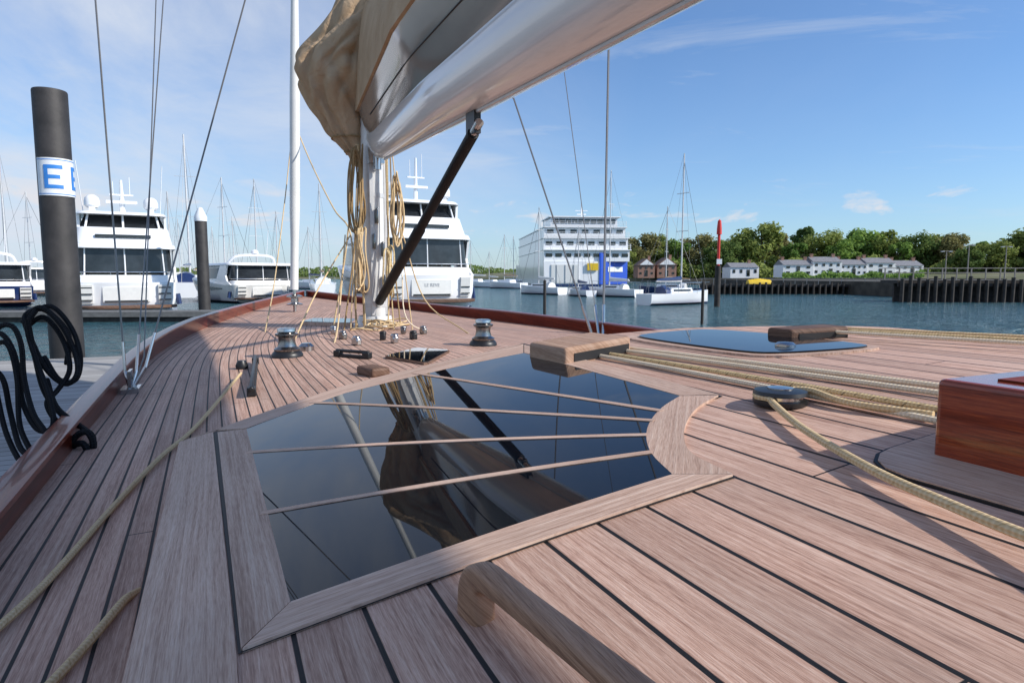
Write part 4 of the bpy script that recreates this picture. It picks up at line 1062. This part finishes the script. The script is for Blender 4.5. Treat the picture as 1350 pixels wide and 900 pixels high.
for i in range(110):
    a = .1-6.6*i/109; wv, zb, zt = boom_sec(min(-.12, a)); hgt = .95 if a > -.4 else max(.42, .95-.22*(-a-.4))
    ring = []
    for j in range(41):
        f = math.pi*j/40; sf = math.sin(f)
        k = 1+sf*(.06*noise.noise((a*1.6, f*2.0, 1))-.08*crease(noise.noise((a*1.5+f*.8, f*1.0, 7)), 2.8)-.05*crease(noise.noise((a*2.6-f, f*1.6, 3)), 3))
        ring.append(Vector((-(wv+.012)*k*math.copysign(abs(math.cos(f))**.75, math.cos(f)), a, zt-.02+hgt*k*abs(sf)**.8-SCZ)))
    rings.append(ring)
loft(bm, rings); obj('boom_section', bm, M['canvas'], SC, ang=80)

# ---------------------------------------------------------------- ropes
def rope(pts, r, mat, label, sub=6, cat='rope', group=None, n=8, name='rope'):
    bm = BM(); tube(bm, pts, r, n, sub); return boatobj(name, bm, M[mat], label, cat, group)
def up(p, z): return Vector((p.x, p.y, p.z+z))
rope([up(hd(-40, 870), .010), up(hd(60, 775), .008), up(hd(150, 672), .008), up(hd(213, 606), .010), up(hd(262, 562), .010), up(hd(318, 500), .03)], .0062, 'rope', 'tan rope running along the port side deck to the cleat')
# the short end dives down into the gutter beside the coachroof
rope([up(hd(20, 960), .008), up(hd(110, 862), .008), up(hd(160, 802), .008), up(hd(172, 788), .004), up(hd(182, 776), -.004), up(hd(190, 766), -.012)], [.0062]*22+[.006, .0055, .005, .004, .003], 'rope', 'short tan rope end at the lower left corner of the deck')
for i, (s0_, y1, m_, lab) in enumerate(((456, 517, 'ropew', 'cream line farthest of those leaving the light fairlead box'), (459, 527, 'ropew', 'cream line second farthest from the light fairlead box'), (465, 550, 'ropef', 'flecked line third farthest from the light fairlead box'), (469, 566, 'ropew', 'cream line nearest of those leaving the light fairlead box'))):
    P = []
    for k in range(8):
        tq = k/7; px = 772+tq*(1262-772)
        py = s0_+(y1-s0_)*(tq**1.04)
        P.append(up(hr(px, py), .008))
    rope(P, .0062, m_, lab, 4, group='control lines led aft over the coachroof')
for i, (y0, y1, m_) in enumerate(((436, 452, 'rope'), (439, 457, 'ropef'), (441, 462, 'ropew'))):
    P = [up(hr(1088+(1400-1088)*k/6, max(440, y0+4)+(y1-y0)*k/6), .02) for k in range(7)]
    rope(P, .0055, m_, ('tan line farthest of those leaving the dark fairlead box', 'flecked line in the middle of those leaving the dark fairlead box', 'cream line nearest of those leaving the dark fairlead box')[i], 4, group='control lines led aft over the coachroof')
q = TBq
P = [up(hr(1230, 556), .012), up(hr(1120, 541), .014), up(hr(1065, 527), .02)]
for an in (60, 110, 160, 200): P.append(Vector((q.x+.045*math.cos(R(an)), q.y+.045*math.sin(R(an)), q.z+.0165)))
P += [up(hr(1022, 545), .015), up(hr(1060, 577), .014), up(hr(1150, 634), .015), up(hr(1250, 685), .018), up(hr(1352, 735), .022), up(hr(1480, 797), .03)]
rope(P, .0066, 'rope', 'tan rope turning round the black block to the lower right', 6)
# halyards and lazy lines round the mast
def wl(pts): return [toB(at(*p)) for p in pts]
rope(wl([(388, 162, 8.6), (410, 215, 7.8), (440, 275, 6.9), (462, 308, 6.3), (468, 400, 6.0), (472, 436, 5.9)]), .008, 'rope', 'tan halyard slanting from furled forestay to the mast side')
rope(wl([(386, 165, 8.6), (376, 260, 8.2), (362, 370, 7.4), (349, 440, 5.6)]), .0065, 'rope', 'tan line hanging from furled forestay to the port winch')
for i, (x0, x1, y1, m_, lab) in enumerate(((478, 480, 430, 'roped', 'dark tan halyard close against the left face of the mast'), (472, 482, 430, 'rope', 'tan halyard fanning out left of the mast foot'), (508, 512, 430, 'rope', 'tan halyard close against the right face of the mast'), (514, 528, 430, 'roped', 'dark tan halyard fanning out right of the mast foot'),
        (472, 462, 440, 'rope', 'tan halyard leading to the block left of the mast'), (478, 452, 446, 'roped', 'dark tan halyard leading to the grey block at left'), (510, 520, 448, 'ropef', 'flecked halyard down the right front of the mast'), (516, 545, 444, 'rope', 'tan halyard leading farthest right of the mast'),
        (470, 438, 441, 'rope', 'tan halyard slanting to the steel block at far left'), (474, 469, 452, 'roped', 'dark tan halyard ending at the steel block before the mast'))):
    rope(wl([(x0, 190, 5.93), ((x0+x1)/2+2*(i % 3-1), 330, 5.88), (x1, y1, 5.75)]), (.0065, .0055, .0075)[i % 3], m_, lab, 4, group='halyards led down the mast')
rope(wl([(455, 310, 6.2), (450, 380, 5.6), (440, 455, 4.6), (390, 522, 3.0)]), .006, 'rope', 'tan line dropping from the mast to the deck near the black cleat')
rope(wl([(462, 310, 6.1), (420, 380, 5.5), (385, 455, 4.2)]), .006, 'rope', 'tan line from the mast to the port winch')
rope(wl([(528, 300, 5.9), (560, 395, 6.0), (618, 440, 5.4)]), .006, 'rope', 'tan line from the mast down to the starboard winch')
rope(wl([(530, 360, 5.9), (536, 420, 5.6), (575, 440, 5.6), (640, 452, 5.0)]), .006, 'ropew', 'cream line low between mast foot and the starboard winch')
def coil(px, py0, py1, wpx, label, n=7, m_='rope', dd=5.80):
    bm = BM(); c = at(px, (py0+py1)/2, dd)
    for i in range(n):
        w_ = wpx/F*5.8/2*(.4+.7*rnd.random()); h_ = (py1-py0)/F*5.8/2*(.75+.35*rnd.random()); oy = rnd.uniform(-.05, .05); ox = rnd.uniform(-.02, .02); ph = rnd.uniform(0, 6)
        tube(bm, [toB(c+Vector((ox+w_*math.cos(f)*(1-.3*math.sin(f))+.008*math.sin(3*f+ph), oy+.03*math.sin(2*f+ph), h_*math.sin(f)))) for f in [2*math.pi*k/24 for k in range(25)]], .0075, 7)
    boatobj('rope_coil', bm, M[m_], label, 'rope coil')
coil(468, 200, 305, 16, 'dark tan rope coil hanging left of the mast under the sail cover', 8, 'roped'); coil(522, 228, 325, 12, 'tan rope coil hanging right of the mast under the boom', 6, 'rope')
coil(514, 325, 390, 9, 'flecked rope coil hanging low at the right of the mast', 4, 'ropef'); coil(477, 300, 385, 9, 'tan rope coil hanging low on the left of the mast', 5, 'rope', 5.7)
bm = BM()
for i in range(8):
    rr_ = rnd.uniform(.08, .17); cx_, cy_ = rnd.uniform(-.2, .1), rnd.uniform(-.3, .0)
    tube(bm, [Vector((cx_+rr_*math.cos(f), cy_-.1+rr_*.8*math.sin(f), deckz(0, 0)+.013+.009*i+.012*math.sin(2*f+i))) for f in [2*math.pi*k/18 for k in range(19)]], .007, 6)
boatobj('rope_coil', bm, M['rope'], 'tangled tan rope heap lying around the mast foot', 'rope coil')
# black line looped over the port rail
bm = BM()
def bl(pts, r): tube(bm, [at(x, y, d) for x, y, d in pts], r*.84, 10, 6)
bl([(-14, 470, 2.0), (-4, 434, 2.0), (16, 430, 2.0), (28, 455, 2.0), (32, 500, 2.0), (44, 545, 1.95), (62, 575, 1.9), (52, 598, 1.88), (28, 592, 1.9), (14, 545, 2.0), (4, 500, 2.0), (-16, 480, 2.0)], .0095)
bl([(-20, 445, 2.1), (2, 440, 2.08), (20, 470, 2.05), (30, 530, 2.0), (50, 566, 1.95), (70, 560, 1.95), (64, 520, 2.0), (46, 470, 2.08), (36, 430, 2.12), (48, 408, 2.14)], .0095)
bl([(-20, 462, 2.05), (8, 452, 2.03), (22, 495, 2.0), (26, 560, 1.95), (42, 600, 1.88), (30, 612, 1.86), (8, 570, 1.95), (-6, 510, 2.0)], .009)
bl([(30, 425, 2.15), (52, 405, 2.15), (78, 425, 2.15), (98, 462, 2.15), (102, 492, 2.1), (86, 506, 2.1), (60, 485, 2.1), (38, 440, 2.12), (34, 415, 2.15), (60, 409, 2.2), (90, 440, 2.2), (88, 480, 2.15)], .010)
bl([(40, 412, 2.2), (68, 404, 2.2), (94, 432, 2.18), (106, 470, 2.15), (100, 500, 2.12), (78, 500, 2.1), (58, 470, 2.12)], .0095)
bl([(36, 430, 2.15), (58, 418, 2.16), (82, 446, 2.16), (92, 486, 2.12), (76, 514, 2.08), (62, 530, 2.03), (72, 552, 2.0), (90, 560, 1.96)], .0095)
bl([(36, 420, 2.1), (46, 470, 2.1), (58, 515, 2.05), (80, 545, 2.0), (108, 563, 1.95), (123, 577, 1.9), (114, 598, 1.85), (78, 606, 1.8), (40, 614, 1.75), (0, 644, 1.65), (-40, 694, 1.5)], .0095)
bl([(62, 500, 2.1), (74, 535, 2.02), (98, 556, 1.95), (120, 572, 1.9)], .009)
bl([(44, 606, 1.8), (26, 622, 1.74), (4, 650, 1.64), (-20, 668, 1.58)], .009)
bl([(85, 600, 1.85), (100, 575, 1.85), (116, 570, 1.85), (123, 590, 1.85), (104, 604, 1.85), (92, 592, 1.86), (108, 584, 1.84), (118, 598, 1.84)], .011)
o = obj('mooring_line', bm, M['ropek']); rebase(o); tag(o, 'black mooring line looped up over the port toe rail', 'mooring line')
